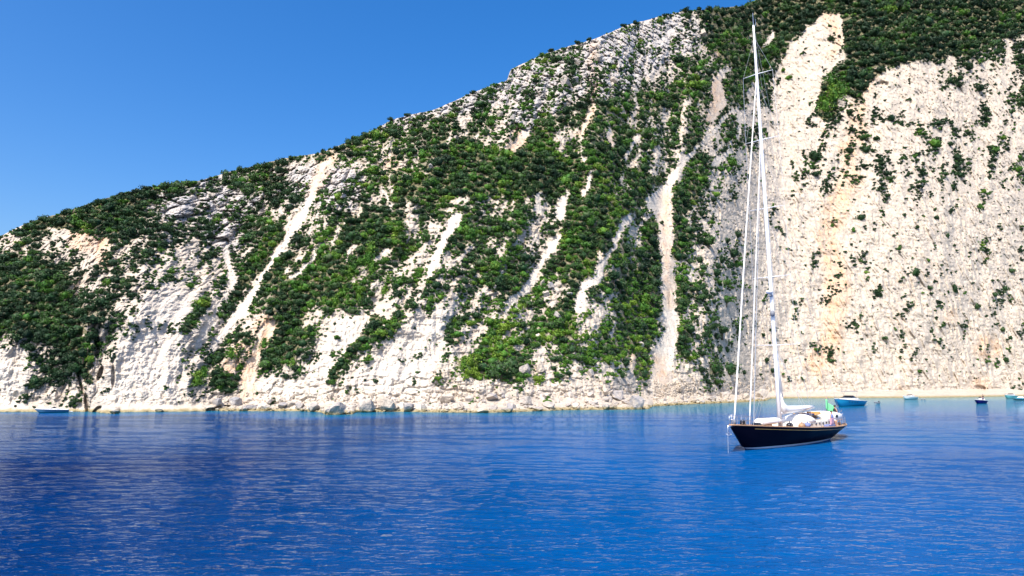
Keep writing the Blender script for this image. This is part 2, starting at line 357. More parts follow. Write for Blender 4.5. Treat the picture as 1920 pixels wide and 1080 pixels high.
ca = me.color_attributes.new('surf', 'FLOAT_COLOR', 'POINT'); ca.data.foreach_set('color', surf.ravel())

def rock_material(name, terrain=True):
    m = bpy.data.materials.new(name); m.use_nodes = True; n = m.node_tree.nodes; l = m.node_tree.links
    b = n['Principled BSDF']; b.inputs['Roughness'].default_value = .92; b.inputs['Specular IOR Level'].default_value = .15
    ge = n.new('ShaderNodeNewGeometry')
    def noise(scale, det=5, r=.6, vec=None, dist=0.0):
        t = n.new('ShaderNodeTexNoise'); t.inputs['Scale'].default_value = scale; t.inputs['Detail'].default_value = det
        t.inputs['Roughness'].default_value = r; t.inputs['Distortion'].default_value = dist; l.new(vec or ge.outputs['Position'], t.inputs['Vector']); return t.outputs['Fac']
    def rng_(v, a, b_, c=0.0, d=1.0):
        r = n.new('ShaderNodeMapRange'); r.inputs['From Min'].default_value = a; r.inputs['From Max'].default_value = b_
        r.inputs['To Min'].default_value = c; r.inputs['To Max'].default_value = d; l.new(v, r.inputs['Value']); return r.outputs[0]
    def mix(f, a, b_):
        x = n.new('ShaderNodeMix'); x.data_type = 'RGBA'
        if isinstance(f, float): x.inputs[0].default_value = f
        else: l.new(f, x.inputs[0])
        for s_, v in ((6, a), (7, b_)):
            if isinstance(v, tuple): x.inputs[s_].default_value = (*v, 1)
            else: l.new(v, x.inputs[s_])
        return x.outputs[2]
    def mul(a, b_):
        x = n.new('ShaderNodeMath'); x.operation = 'MULTIPLY'
        for i, v in enumerate((a, b_)):
            if isinstance(v, float): x.inputs[i].default_value = v
            else: l.new(v, x.inputs[i])
        return x.outputs[0]
    c = mix(rng_(noise(.09), .35, .65), (.49, .415, .335), (.38, .335, .285))
    c = mix(rng_(noise(.55, 6, .7), .42, .62), c, (.56, .49, .41))
    grain = noise(1.5, 7, .78)
    c = mix(mul(rng_(grain, .545, .65), .66), c, (.19, .165, .145))
    c = mix(mul(rng_(noise(.22, 5, .7), .56, .70), .45), c, (.66, .50, .33))
    if terrain:
        at = n.new('ShaderNodeAttribute'); at.attribute_name = 'surf'; sp = n.new('ShaderNodeSeparateColor'); l.new(at.outputs['Color'], sp.inputs[0])
        c = mix(mul(sp.outputs[2], rng_(noise(.35, 6, .7), .38, .6, .15, .7)), c, (.36, .37, .40))
        c = mix(mul(at.outputs['Alpha'], rng_(noise(1.6, 7, .8), .4, .62, .15, .85)), c, (.66, .60, .52))
        c = mix(mul(mul(sp.outputs[0], rng_(noise(.7, 7, .75), .36, .58, .35, 1.0)), .75), c, mix(rng_(noise(.5, 6, .7), .35, .7), (.66, .44, .27), (.47, .26, .14)))
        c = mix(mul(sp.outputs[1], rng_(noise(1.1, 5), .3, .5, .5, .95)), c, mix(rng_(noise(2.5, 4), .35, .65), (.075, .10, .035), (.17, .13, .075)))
    else:
        oi = n.new('ShaderNodeObjectInfo'); c = mix(mul(rng_(noise(.9, 6, .7), .40, .56, .25, .9), rng_(oi.outputs['Random'], .05, .8)), c, (.26, .255, .27))
    # tide marks: olive-brown algae band just above the water
    sx = n.new('ShaderNodeSeparateXYZ'); l.new(ge.outputs['Position'], sx.inputs[0])
    ad = n.new('ShaderNodeMath'); ad.operation = 'MULTIPLY_ADD'; l.new(noise(.8, 4), ad.inputs[0]); ad.inputs[1].default_value = -1.3; l.new(sx.outputs[2], ad.inputs[2])
    c = mix(rng_(ad.outputs[0], -.35, -.02, .8, 0.0), c, (.27, .22, .09)); c = mix(rng_(ad.outputs[0], -.75, -.5, .9, 0.0), c, (.05, .045, .03))
    l.new(c, b.inputs['Base Color'])
    vo = n.new('ShaderNodeTexVoronoi'); vo.inputs['Scale'].default_value = 1.3; vo.feature = 'DISTANCE_TO_EDGE'; l.new(ge.outputs['Position'], vo.inputs['Vector'])
    h = n.new('ShaderNodeMath'); h.operation = 'MULTIPLY_ADD'; l.new(rng_(vo.outputs['Distance'], 0, .12), h.inputs[0]); h.inputs[1].default_value = .35; l.new(grain, h.inputs[2])
    bp = n.new('ShaderNodeBump'); bp.inputs['Strength'].default_value = .6; bp.inputs['Distance'].default_value = .32; l.new(h.outputs[0], bp.inputs['Height']); l.new(bp.outputs[0], b.inputs['Normal'])
    return m
M_ROCK = rock_material('limestone'); M_BOULDER = rock_material('boulder stone', False)
hill = link_mesh('hillside', me, M_ROCK); tag(hill, 'steep pale limestone hillside with gullies, scree chutes and a thin beach', kind='structure')

def surface(px, py):
    """world point of the hillside seen at a photo point, and metres per photo pixel there"""
    j = int(np.clip(round((px-uu[0])/1.35), 0, len(uu)-1)); t = (py-ywat[j])/(ysky[j]-ywat[j]); i = int(np.clip(np.searchsorted(tt, np.clip(t, 0, 1)), 0, NR-1))
    p = Vt[i, j]; return Vector(p.tolist()), float(p[1])/F

# seabed under the water, one sheet
bm_ = np_mesh('seabed', np.array([[-9000, -3000, -14], [9000, -3000, -14], [9000, 9000, -14], [-9000, 9000, -14]], float), np.array([[0, 1, 2, 3]]), False)
tag(link_mesh('seabed', bm_, mat('sea bed', (.05, .08, .10), .9)), 'sea bed under the water', kind='structure')

# ------------------------------------------------------------------ water
def water_material():
    m = bpy.data.materials.new('sea water'); m.use_nodes = True; n = m.node_tree.nodes; l = m.node_tree.links
    n.remove(n['Principled BSDF']); b = n.new('ShaderNodeBsdfDiffuse'); gl = n.new('ShaderNodeBsdfGlossy'); gl.inputs['Roughness'].default_value = .03; gl.inputs['Color'].default_value = (.78, .92, 1, 1)
    fr = n.new('ShaderNodeFresnel'); fr.inputs['IOR'].default_value = 1.333; fm = n.new('ShaderNodeMath'); fm.operation = 'MULTIPLY_ADD'; fm.inputs[1].default_value = .66; fm.inputs[2].default_value = .0; l.new(fr.outputs[0], fm.inputs[0]); ff = n.new('ShaderNodeMath'); ff.operation = 'MULTIPLY'; ff.use_clamp = True; l.new(fm.outputs[0], ff.inputs[1]); l.new(fr.outputs[0], ff.inputs[0])
    mx = n.new('ShaderNodeMixShader'); l.new(ff.outputs[0], mx.inputs[0]); l.new(b.outputs[0], mx.inputs[1]); l.new(gl.outputs[0], mx.inputs[2]); l.new(mx.outputs[0], n['Material Output'].inputs[0])
    ge = n.new('ShaderNodeNewGeometry')
    at = n.new('ShaderNodeAttribute'); at.attribute_name = 'shallow_tone'
    def noise(scale, det, r, sy=1.0, rot=0.0):
        mp = n.new('ShaderNodeMapping'); mp.inputs['Scale'].default_value = (1, sy, 1); mp.inputs['Rotation'].default_value = (0, 0, rot)
        l.new(ge.outputs['Position'], mp.inputs['Vector'])
        t = n.new('ShaderNodeTexNoise'); t.inputs['Scale'].default_value = scale; t.inputs['Detail'].default_value = det; t.inputs['Roughness'].default_value = r
        l.new(mp.outputs[0], t.inputs['Vector']); return t.outputs['Fac']
    cr = n.new('ShaderNodeValToRGB'); e = cr.color_ramp.elements
    e[0].position = 0; e[0].color = (.000, .014, .078, 1); e[1].position = 1; e[1].color = (.15, .23, .21, 1)
    x = e.new(.30); x.color = (.0, .068, .235, 1); x = e.new(.66); x.color = (.004, .12, .21, 1)
    big = noise(.035, 3, .5)
    sa = n.new('ShaderNodeMath'); sa.operation = 'MULTIPLY_ADD'; l.new(big, sa.inputs[0]); sa.inputs[1].default_value = .30; sa.use_clamp = True
    sb_ = n.new('ShaderNodeMath'); sb_.operation = 'SUBTRACT'; l.new(at.outputs['Fac'], sb_.inputs[0]); sb_.inputs[1].default_value = .13; l.new(sb_.outputs[0], sa.inputs[2])
    l.new(sa.outputs[0], cr.inputs[0]); l.new(cr.outputs[0], b.inputs['Color'])
    hs = []
    for sc, det, r, sy, rot, amp in ((.40, 3, .55, 2.4, -.12, .30), (1.3, 3, .6, 2.4, .14, .20), (3.8, 3, .65, 2.1, -.15, .06)):
        q_ = n.new('ShaderNodeMath'); q_.operation = 'MULTIPLY'; l.new(noise(sc, det, r, sy, rot), q_.inputs[0]); q_.inputs[1].default_value = amp; hs.append(q_.outputs[0])
    s = hs[0]
    for h in hs[1:]:
        a = n.new('ShaderNodeMath'); a.operation = 'ADD'; l.new(s, a.inputs[0]); l.new(h, a.inputs[1]); s = a.outputs[0]
    bp = n.new('ShaderNodeBump'); bp.inputs['Strength'].default_value = 1.0; bp.inputs['Distance'].default_value = .5; sy_ = n.new('ShaderNodeSeparateXYZ'); l.new(ge.outputs['Position'], sy_.inputs[0]); mr_ = n.new('ShaderNodeMapRange'); mr_.inputs['From Min'].default_value = 45; mr_.inputs['From Max'].default_value = 115; mr_.inputs['To Min'].default_value = 1; mr_.inputs['To Max'].default_value = .38; l.new(sy_.outputs[1], mr_.inputs['Value']); l.new(mr_.outputs[0], bp.inputs['Strength']); l.new(s, bp.inputs['Height']); l.new(bp.outputs[0], b.inputs['Normal']); l.new(bp.outputs[0], gl.inputs['Normal']); l.new(bp.outputs[0], fr.inputs['Normal'])
    return m
pys = np.concatenate([[5000, 2500, 1500], np.arange(1110, 735, -1.5), [734, 732, 730, 727, 724, 722, 721, 720.6]])
cols = np.concatenate([[-4000, -1500], np.arange(-300, 2220, 2.4), [3500, 6000]])
eE = np.array([ray(960, y_)[1] for y_ in pys]); dY = -CAM_H/eE; yc = math.cos(PITCH)-(540-pys)/F*math.sin(PITCH)
A = (cols[None, :]-960)/F/yc[:, None]*dY[:, None]; B = np.repeat(dY[:, None], len(cols), 1)
Zw = np.zeros_like(A); gap = np.abs(np.gradient(dY))[:, None]*np.ones_like(A)
ca_, sa_ = math.cos(.22), math.sin(.22); Ar = A*ca_-B*sa_; Br = A*sa_+B*ca_
gust = .6+.75*sstep(-.4, .4, fbm(A/26, B/40, 2, 77))
for lam, amp, sx_, sd_ in ((6.5, .045, .45, 1), (2.6, .036, .5, 2), (1.15, .032, .55, 3), (.6, .027, .6, 4), (.3, .013, .7, 5)):
    Zw += amp*perlin(Ar/lam*sx_, Br/lam, 90+sd_)*sstep(1.0, 3.2, lam/gap)*gust
Wv = np.stack([A, B, Zw*sstep(9000, 300, B)*((pys < 1120) & (pys > 738))[:, None]], -1)
iw = np.arange(A.size).reshape(A.shape); Wf = np.stack([iw[:-1, :-1], iw[:-1, 1:], iw[1:, 1:], iw[1:, :-1]], -1).reshape(-1, 4)
wme = np_mesh('sea', Wv.reshape(-1, 3), Wf)
shl = np.stack([((uu-960)/F/(np.cos(PITCH)-(540-ywat)/F*np.sin(PITCH)))*Dsh, Dsh], -1)[::14]
dist = np.full(A.size, 1e9); pts = np.stack([A.ravel(), B.ravel()], -1)
for a in range(0, len(shl)-1): dist = np.minimum(dist, np.hypot(pts[:, 0]-shl[a, 0], pts[:, 1]-shl[a, 1]))
reach = np.interp(A.ravel(), [-100, -10, 20, 60, 110, 230], [12, 20, 30, 60, 125, 150]); shal_tone = np.clip(1-dist/reach, 0, 1)*np.interp(A.ravel(), [-100, 0, 40, 110], [.65, .75, .85, 1.0])
shal_tone = np.maximum(shal_tone, .24*sstep(-22, 12, A.ravel())+.06*sstep(30, 60, B.ravel()))  # away from the shallows, base tone simply rises from dark left to brighter right
att = wme.attributes.new('shallow_tone', 'FLOAT', 'POINT'); att.data.foreach_set('value', shal_tone.astype(np.float32))
tag(link_mesh('sea', wme, water_material()), 'deep blue rippled sea turning teal towards the beach', kind='structure')

# ------------------------------------------------------------------ foliage
def foliage_material(name, dark, light, warm):
    m = bpy.data.materials.new(name); m.use_nodes = True; n = m.node_tree.nodes; l = m.node_tree.links
    b = n['Principled BSDF']; b.inputs['Roughness'].default_value = .6; b.inputs['Specular IOR Level'].default_value = .25
    at = n.new('ShaderNodeAttribute'); at.attribute_name = 'tint'
    cr = n.new('ShaderNodeValToRGB'); e = cr.color_ramp.elements
    e[0].position = 0; e[0].color = (*dark, 1); e[1].position = 1; e[1].color = (*warm, 1)
    for p_, c_ in ((.28, (.018, .060, .016)), (.45, (.055, .082, .034)), (.55, light), (.78, (.062, .16, .016))): x = e.new(p_); x.color = (*c_, 1)
    ge = n.new('ShaderNodeNewGeometry'); t = n.new('ShaderNodeTexNoise'); t.inputs['Scale'].default_value = .16; t.inputs['Detail'].default_value = 4; l.new(ge.outputs['Position'], t.inputs['Vector'])
    ad = n.new('ShaderNodeMath'); ad.operation = 'MULTIPLY_ADD'; l.new(t.outputs['Fac'], ad.inputs[0]); ad.inputs[1].default_value = .7
    s = n.new('ShaderNodeMath'); s.operation = 'SUBTRACT'; l.new(at.outputs['Fac'], s.inputs[0]); s.inputs[1].default_value = .35; l.new(s.outputs[0], ad.inputs[2])
    l.new(ad.outputs[0], cr.inputs[0]); l.new(cr.outputs[0], b.inputs['Base Color'])
    return m
M_LEAF = foliage_material('maquis foliage', (.010, .030, .012), (.034, .118, .012), (.15, .24, .025))
M_BARK = mat('bark', (.12, .09, .065), .9)

def ico(sub=1):
    import bmesh
    b = bmesh.new(); bmesh.ops.create_icosphere(b, subdivisions=sub, radius=1.0)
    V = np.array([v.co[:] for v in b.verts]); Fc = np.array([[v.index for v in f.verts] for f in b.faces]); b.free(); return V, Fc
ICO1, ICO1F = ico(1); ICO2, ICO2F = ico(2); ICO3, ICO3F = ico(3)

def crown_points(n, style, rs):
    """leaf centres and outward normals in a unit crown made of lobes"""
    if style == 'pine':
        k = 6; cz = np.linspace(-.55, .8, k); rr = np.array([.95, 1.0, .85, .75, .6, .35]); L = rs.integers(0, k, n); a = rs.uniform(0, 2*np.pi, n); ra = np.sqrt(rs.uniform(0, 1, n))*rr[L]*(1+.25*np.sin(a*3+L*2))
        P = np.stack([ra*np.cos(a)+.12*np.sin(L*2.1), ra*np.sin(a)+.12*np.cos(L*3.3), cz[L]+.09*rs.normal(size=n)+.10*(1-(ra/rr[L])**2)], -1)
        N = np.stack([np.cos(a)*.3, np.sin(a)*.3, np.ones(n)], -1)
    else:
        k = 11; c = rs.normal(size=(k, 3)); c /= np.linalg.norm(c, axis=1)[:, None]; c *= rs.uniform(.2, .78, k)[:, None]*[1.15, 1.0, 1]; c[:, 2] = np.abs(c[:, 2])*.75-.15
        lr = rs.uniform(.2, .5, k); L = rs.integers(0, k, n); d = rs.normal(size=(n, 3)); d /= np.linalg.norm(d, axis=1)[:, None]
        P = c[L]+d*(lr[L]*rs.uniform(.55, 1.12, n))[:, None]; N = d
        P[:, 2] = np.maximum(P[:, 2], -.45)
    return P, N
def leaves(P, N, size, rs):
    n = len(P); N = N+rs.normal(size=(n, 3))*.8; N /= np.linalg.norm(N, axis=1)[:, None]
    a = np.cross(N, rs.normal(size=(n, 3))); a /= np.linalg.norm(a, axis=1)[:, None]; b = np.cross(N, a)
    s = (size*rs.uniform(.6, 1.35, n))[:, None]
    Q = np.stack([P-a*s, P-b*s*.62, P+a*s, P+b*s*.62], 1); return Q.reshape(-1, 3)
ORD = 'first second third fourth fifth sixth seventh eighth ninth tenth eleventh twelfth thirteenth fourteenth fifteenth sixteenth seventeenth eighteenth nineteenth twentieth'.split()
ORD += ['twenty-'+o for o in ORD[:9]]+['thirtieth']+['thirty-'+o for o in ORD[:9]]
WHERE = {}
def finish_labels():
    """where two things would read the same, count them from the left at their landmark instead"""
    seen = {}; spots = {}
    for o in COL.objects:
        if o.parent is None and o.name in WHERE:
            w = o['label'].split()
            if len(w) > 16: w = [x for x in w if x not in ('well', 'just')]
            while len(w) > 16: w = w[1:]
            o['label'] = ' '.join(w); seen.setdefault(o['label'], []).append(o)
            spots.setdefault((o['category'], ' '.join(x for x in WHERE[o.name].split() if x not in ('well', 'just'))), []).append(o)
    for (cat, wh), L in spots.items():
        L.sort(key=lambda o: o.location.x/o.location.y)
        for k_, o in enumerate(L):
            if len(seen[o['label']]) > 1: o['label'] = '%s %s from the left %s' % (ORD[min(k_, len(ORD)-1)], cat, wh)
            w = o['label'].split()
            if len(w) > 16: o['label'] = ' '.join([x for x in w if x != 'the'][:16])
TEMPL = [crown_points(700, 'bush' if i < 7 else 'pine', np.random.default_rng(100+i)) for i in range(9)]

def core(style_i, rs):
    V = ICO2.copy(); V *= (1+.18*np.sin(V[:, [0]]*5+style_i)*np.cos(V[:, [1]]*4+style_i)); 
    if style_i >= 7: V = V*[.35, .35, .75]
    else:
        V = V*(1+.22*np.random.default_rng(style_i).normal(size=(len(V), 1)))*[.5, .48, .46]
    return V

# ------------------------------------------------------------------ where the shrubs stand
occ = np.zeros(PX.shape, bool); plants = []          # (px, py, R px, stretch, tint, template)
def mark(px, py, r, k=.72):
    i0 = int((py-r-Y0)/STEP); i1 = int((py+r-Y0)/STEP)+1; j0 = int((px-r-X0)/STEP); j1 = int((px+r-X0)/STEP)+1
    i0 = max(i0, 0); j0 = max(j0, 0)
    sub = occ[i0:i1, j0:j1]
    if sub.size: sub |= np.hypot(PX[i0:i1, j0:j1]-px, PY[i0:i1, j0:j1]-py) < r*k
def tint_at(px, py, rr):
    v = (.50 if 560 < px < 1300 else .36)+.38*float(perlin(np.array([px/70.]), np.array([py/60.]), 61)[0])+rr.normal()*.22
    if px > 850 and px < 1240 and py > 560: v += .22
    if px < 300 or px > 1440: v -= .12
    if px > 1400 and py < 200: v -= .05
    return float(np.clip(v, 0, 1))
rr = np.random.default_rng(5)
HAND = [(1560, 178, 20, 1, .85, 7), (1546, 200, 19, 1, .8, 8), (1556, 152, 16, 1, .7, 7), (1578, 168, 15, 1, .6, 8), (1478, 146, 8, 1, .9, 1), (1468, 132, 6, 1, .8, 2),
        (696, 467, 13, 1, .95, 7), (691, 485, 13, 1, .85, 8), (698, 505, 14, 1, .8, 7), (665, 497, 15, 1, .75, 8), (656, 517, 13, 1, .8, 7), (673, 558, 13, 1, .85, 8), (648, 546, 11, 1, .9, 7), (629, 567, 11, 1, .9, 8),
        (721, 546, 9, 1.2, .9, 7), (727, 525, 9, 1, .9, 8), (652, 567, 8, 1, .9, 7), (608, 565, 10, 1, .85, 8), (371, 712, 14, 1, .95, 7), (383, 700, 12, 1, .85, 8), (435, 664, 12, 1, .85, 7), (550, 681, 9, 1, .95, 8), (496, 646, 11, 1, .85, 7), (883, 677, 17, .8, .95, 8), (869, 682, 13, 1, .8, 7),
        (905, 688, 17, .9, .35, 0), (940, 690, 20, .9, .4, 3), (960, 682, 18, 1.1, .45, 4), (985, 640, 14, .9, .2, 5), (1035, 610, 15, .9, .25, 6), (1345, 695, 0, 1, .3, 0),
        (1524, 293, 13, 1.25, .1, 0), (1528, 326, 9, 1, .2, 1), (1550, 358, 6, 1.8, .2, 2), (1558, 240, 6, 1.3, .1, 3), (1623, 282, 9, 1.1, .15, 4), (1634, 284, 7, 1, .2, 5), (1670, 222, 10, 1, .15, 6), (1688, 232, 7, 1.8, .2, 0),
        (1643, 260, 7, 1.2, .25, 1), (1788, 243, 8, 1, .2, 2), (1786, 353, 6, 1.1, .15, 3), (1716, 512, 10, 1.45, .25, 4), (1790, 542, 7, 2.5, .2, 5), (1743, 540, 7, .8, .3, 6), (1746, 550, 4, 1, .2, 0), (1764, 498, 4, 1.3, .2, 1), (1740, 488, 5, 1.1, .75, 2),
        (1895, 508, 8, .9, .3, 3), (1883, 541, 7, 1.5, .3, 4), (1864, 553, 9, .9, .4, 5), (1832, 574, 6, 1.6, .35, 6), (1884, 675, 7, 1.3, .35, 0), (1894, 633, 5, 1.5, .3, 1), (1879, 618, 6, 1.3, .6, 2), (1777, 443, 5, 1.9, .3, 3), (1719, 427, 5, 1.2, .2, 4),
        (1600, 432, 5, 2, .75, 5), (1613, 408, 9, 1, .3, 6), (1595, 459, 4, 1.2, .1, 0), (1585, 472, 4, 1, .1, 1), (1563, 471, 4, 1, .1, 2), (1618, 481, 6, .9, .1, 3), (1620, 492, 6, .9, .15, 4), (1576, 500, 4, .8, .1, 5), (1535, 475, 5, 1.1, .2, 6),
        (1488, 568, 7, 1.1, .3, 0), (1447, 695, 8, 1, .1, 1), (1431, 627, 5, 1.2, .2, 2), (1457, 638, 4.5, 1, .2, 3), (1453, 616, 4.5, 1.1, .2, 4), (1394, 699, 7, 1.1, .15, 5), (1436, 676, 7, 1.2, .2, 6), (1425, 702, 4, 1, .2, 0),
        (1659, 634, 6, 1, .4, 1), (1736, 674, 3.5, 1, .1, 2), (1695, 404, 5, 1.2, .2, 3), (1656, 404, 4, 1.2, .1, 4), (1755, 409, 7, .9, .2, 5), (1676, 443, 3.5, 1.2, .1, 6), (1873, 450, 3.5, 1.1, .05, 0), (1780, 270, 8, 1, .15, 1),
        (1382, 440, 12, .9, .15, 3), (1362, 452, 8, 1.2, .2, 4), (1374, 476, 15, .9, .2, 5), (1353, 487, 11, 1.1, .2, 6), (1341, 512, 13, 1.1, .2, 0), (1358, 530, 11, 1.2, .45, 1), (1310, 487, 11, 1, .4, 2), (1317, 502, 9, 1.2, .35, 3),
        (1373, 512, 9, .8, .4, 4), (1322, 548, 12, 1, .4, 5), (1360, 560, 15, .75, .6, 6), (1337, 565, 9, .8, .35, 0), (1353, 617, 20, .7, .3, 1), (1335, 648, 7, 1.1, .4, 2), (1348, 655, 10, 1.2, .35, 3), (1362, 656, 8, 1.2, .35, 4),
        (1337, 690, 17, 1.1, .25, 5), (1366, 690, 17, 1.1, .3, 6), (1317, 663, 10, .9, .3, 0), (1283, 662, 15, .9, .3, 1), (1278, 634, 12, 1, .3, 2), (1292, 616, 17, .9, .4, 3), (1308, 632, 9, 1.1, .3, 4), (1283, 540, 15, 1.1, .3, 5), (1277, 566, 12, 1.1, .35, 6),
        (1275, 445, 17, .9, .4, 0), (1290, 430, 13, 1, .35, 1), (1268, 410, 14, 1, .15, 2), (1270, 480, 12, 1, .35, 3), (1220, 450, 17, 1, .2, 4), (1222, 425, 13, 1, .5, 5), (1225, 508, 18, 1, .3, 6), (1228, 530, 16, 1, .15, 0), (1224, 560, 19, 1, .45, 1),
        (1240, 418, 6, 1, .4, 2), (1244, 617, 5, 1, .2, 3), (1223, 632, 8, 1.2, .2, 4), (1228, 645, 5, 1.2, .2, 5), (1172, 465, 16, 1, .15, 6), (1138, 440, 16, .9, .1, 0), (1150, 515, 20, .9, .2, 1), (1208, 720, 8, .8, .15, 2), (1205, 700, 13, 1.1, .1, 3), (1208, 668, 11, 1, .35, 4),
        (1172, 680, 14, .9, .2, 5), (1165, 702, 10, 1, .35, 6), (1050, 705, 9, .9, .3, 0), (1066, 700, 8, .9, .2, 1), (1038, 690, 8, .9, .35, 2), (1040, 672, 13, .7, .3, 3), (1085, 670, 16, .8, .5, 4), (1110, 680, 14, .8, .45, 5), (995, 450, 0, 1, .2, 0), (985, 482, 15, 1, .2, 1),
        (924, 470, 12, .9, .15, 2), (285, 475, 12, 1.2, .1, 3), (258, 622, 5, 1, .1, 4), (216, 668, 5, 1, .1, 5), (284, 616, 3.5, 1.1, .1, 6), (205, 640, 4, 2, .25, 0), (199, 660, 5, 1.3, .2, 1), (67, 672, 7, 1, .1, 2), (72, 722, 8, .8, .1, 3), (51, 722, 5, .9, .2, 4), (116, 700, 12, 1, .15, 5),
        (90, 690, 10, 1.2, .15, 6), (92, 712, 9, 1.1, .15, 0), (176, 598, 24, .7, .2, 1), (150, 618, 20, .8, .25, 2), (482, 738, 4, 1.5, .3, 3), (445, 708, 10, 1, .15, 4), (437, 720, 12, .8, .3, 5), (416, 716, 12, 1, .3, 6), (404, 700, 10, 1.2, .2, 0),
        (571, 669, 10, .9, .15, 1), (537, 705, 10, 1, .15, 2), (555, 690, 9, 1, .1, 3), (731, 625, 9, 1.4, .3, 4), (748, 590, 10, 1.3, .1, 5), (777, 616, 3.5, 1.1, .1, 6), (755, 678, 5, .8, .1, 0), (688, 680, 5, .9, .1, 1), (697, 690, 4, 1, .1, 2), (703, 714, 6, 1, .15, 3), (684, 713, 3, 1.3, .1, 4),
        (628, 608, 4.5, 1, .1, 5), (633, 632, 5, 1.1, .7, 6), (700, 610, 16, 1.1, .15, 0), (683, 635, 14, .9, .35, 1), (657, 655, 12, .8, .15, 2), (640, 675, 10, .9, .2, 3), (627, 698, 9, 1, .2, 4), (616, 716, 8, .9, .15, 5), (837, 668, 5, 1.8, .2, 6), (905, 628, 6, 1.2, .15, 0), (841, 610, 5, 1.6, .2, 1)]
HAND += [(663, 257, 7, 1, .1, 2), (683, 251, 5, 1, .1, 3), (733, 222, 7, .9, .1, 4), (793, 222, 10, .9, .1, 5), (764, 216, 7, .8, .1, 6), (888, 173, 8, .8, .1, 0), (1082, 75, 7, .9, .1, 1), (1034, 95, 8, .8, .1, 2), (1105, 73, 6, .8, .1, 3),
         (1169, 49, 7, .8, .1, 4), (1190, 44, 7, .8, .1, 5), (1284, 20, 10, .8, .15, 6), (1247, 30, 7, .8, .1, 0), (1150, 92, 7, 1, .1, 1), (1105, 128, 6, 1, .05, 2), (1164, 130, 6, 1, .15, 3), (1330, 20, 12, .8, .2, 4), (1310, 18, 8, .8, .15, 5), (743, 285, 11, 1.1, .05, 6)]
for h in HAND:
    if h[2] > 0: plants.append(h); mark(h[0], h[1], h[2])
for Rp in (13, 9.5, 6.8, 4.6, 3.0):
    sp = Rp*1.18
    for py in np.arange(-240, 772, sp*.9):
        for px in np.arange(-240, 2150, sp):
            x = px+rr.uniform(-.5, .5)*sp; y = py+rr.uniform(-.5, .5)*sp; yw = tab(WAT, x); ys = tab(SKY, x)
            if y < ys+1 or y > yw-9: continue
            if not samp(covered, x, y): continue
            o = Rp*.72
            if Rp > 4 and not (samp(covered, x-o, y) and samp(covered, x+o, y) and samp(covered, x, y+o) and (samp(covered, x, y-o) or y-o < ys)): continue
            if samp(occ, x, y): continue
            if Rp > 10 and rr.uniform() > .55: continue
            plants.append((x, y, Rp*rr.uniform(.85, 1.2), rr.uniform(.75, 1.1), tint_at(x, y, rr), int(rr.integers(0, 7)))); mark(x, y, Rp)
# small scattered tufts over the bare rock
for _ in range(8200):
    x = rr.uniform(-240, 2150); y = rr.uniform(0, 765)
    if y < tab(SKY, x)+2 or y > tab(WAT, x)-22 or samp(occ, x, y): continue
    ok = .35
    if samp(chute, x, y) > -1: ok = .02
    elif samp(slab.astype(float), x, y) > 0: ok = .09
    elif x > 1400: ok = .38
    elif samp(cover, x, y) > .15: ok = .8
    if rr.uniform() < ok: plants.append((x, y, rr.choice([1.5, 1.9, 2.4, 3.2], p=[.5, .3, .15, .05]), rr.uniform(.7, 1.5), tint_at(x, y, rr)*.9, int(rr.integers(0, 7))))
print('plants', len(plants))

def plant_place(p):
    P, s = surface(p[0], p[1]+p[2]*.35); rad = p[2]*s
    return P+Vector((0, -.25*rad, .25*rad)), rad
inframe = [i for i, p in enumerate(plants) if -5 < p[0] < 1925 and p[1] > -3 and not (p[0] < 0)]
inframe.sort(key=lambda i: (0 if i < len(HAND) and plants[i][2] > 7 else 1, -plants[i][2]*math.sqrt(plants[i][3])))
single = set(inframe[:292])

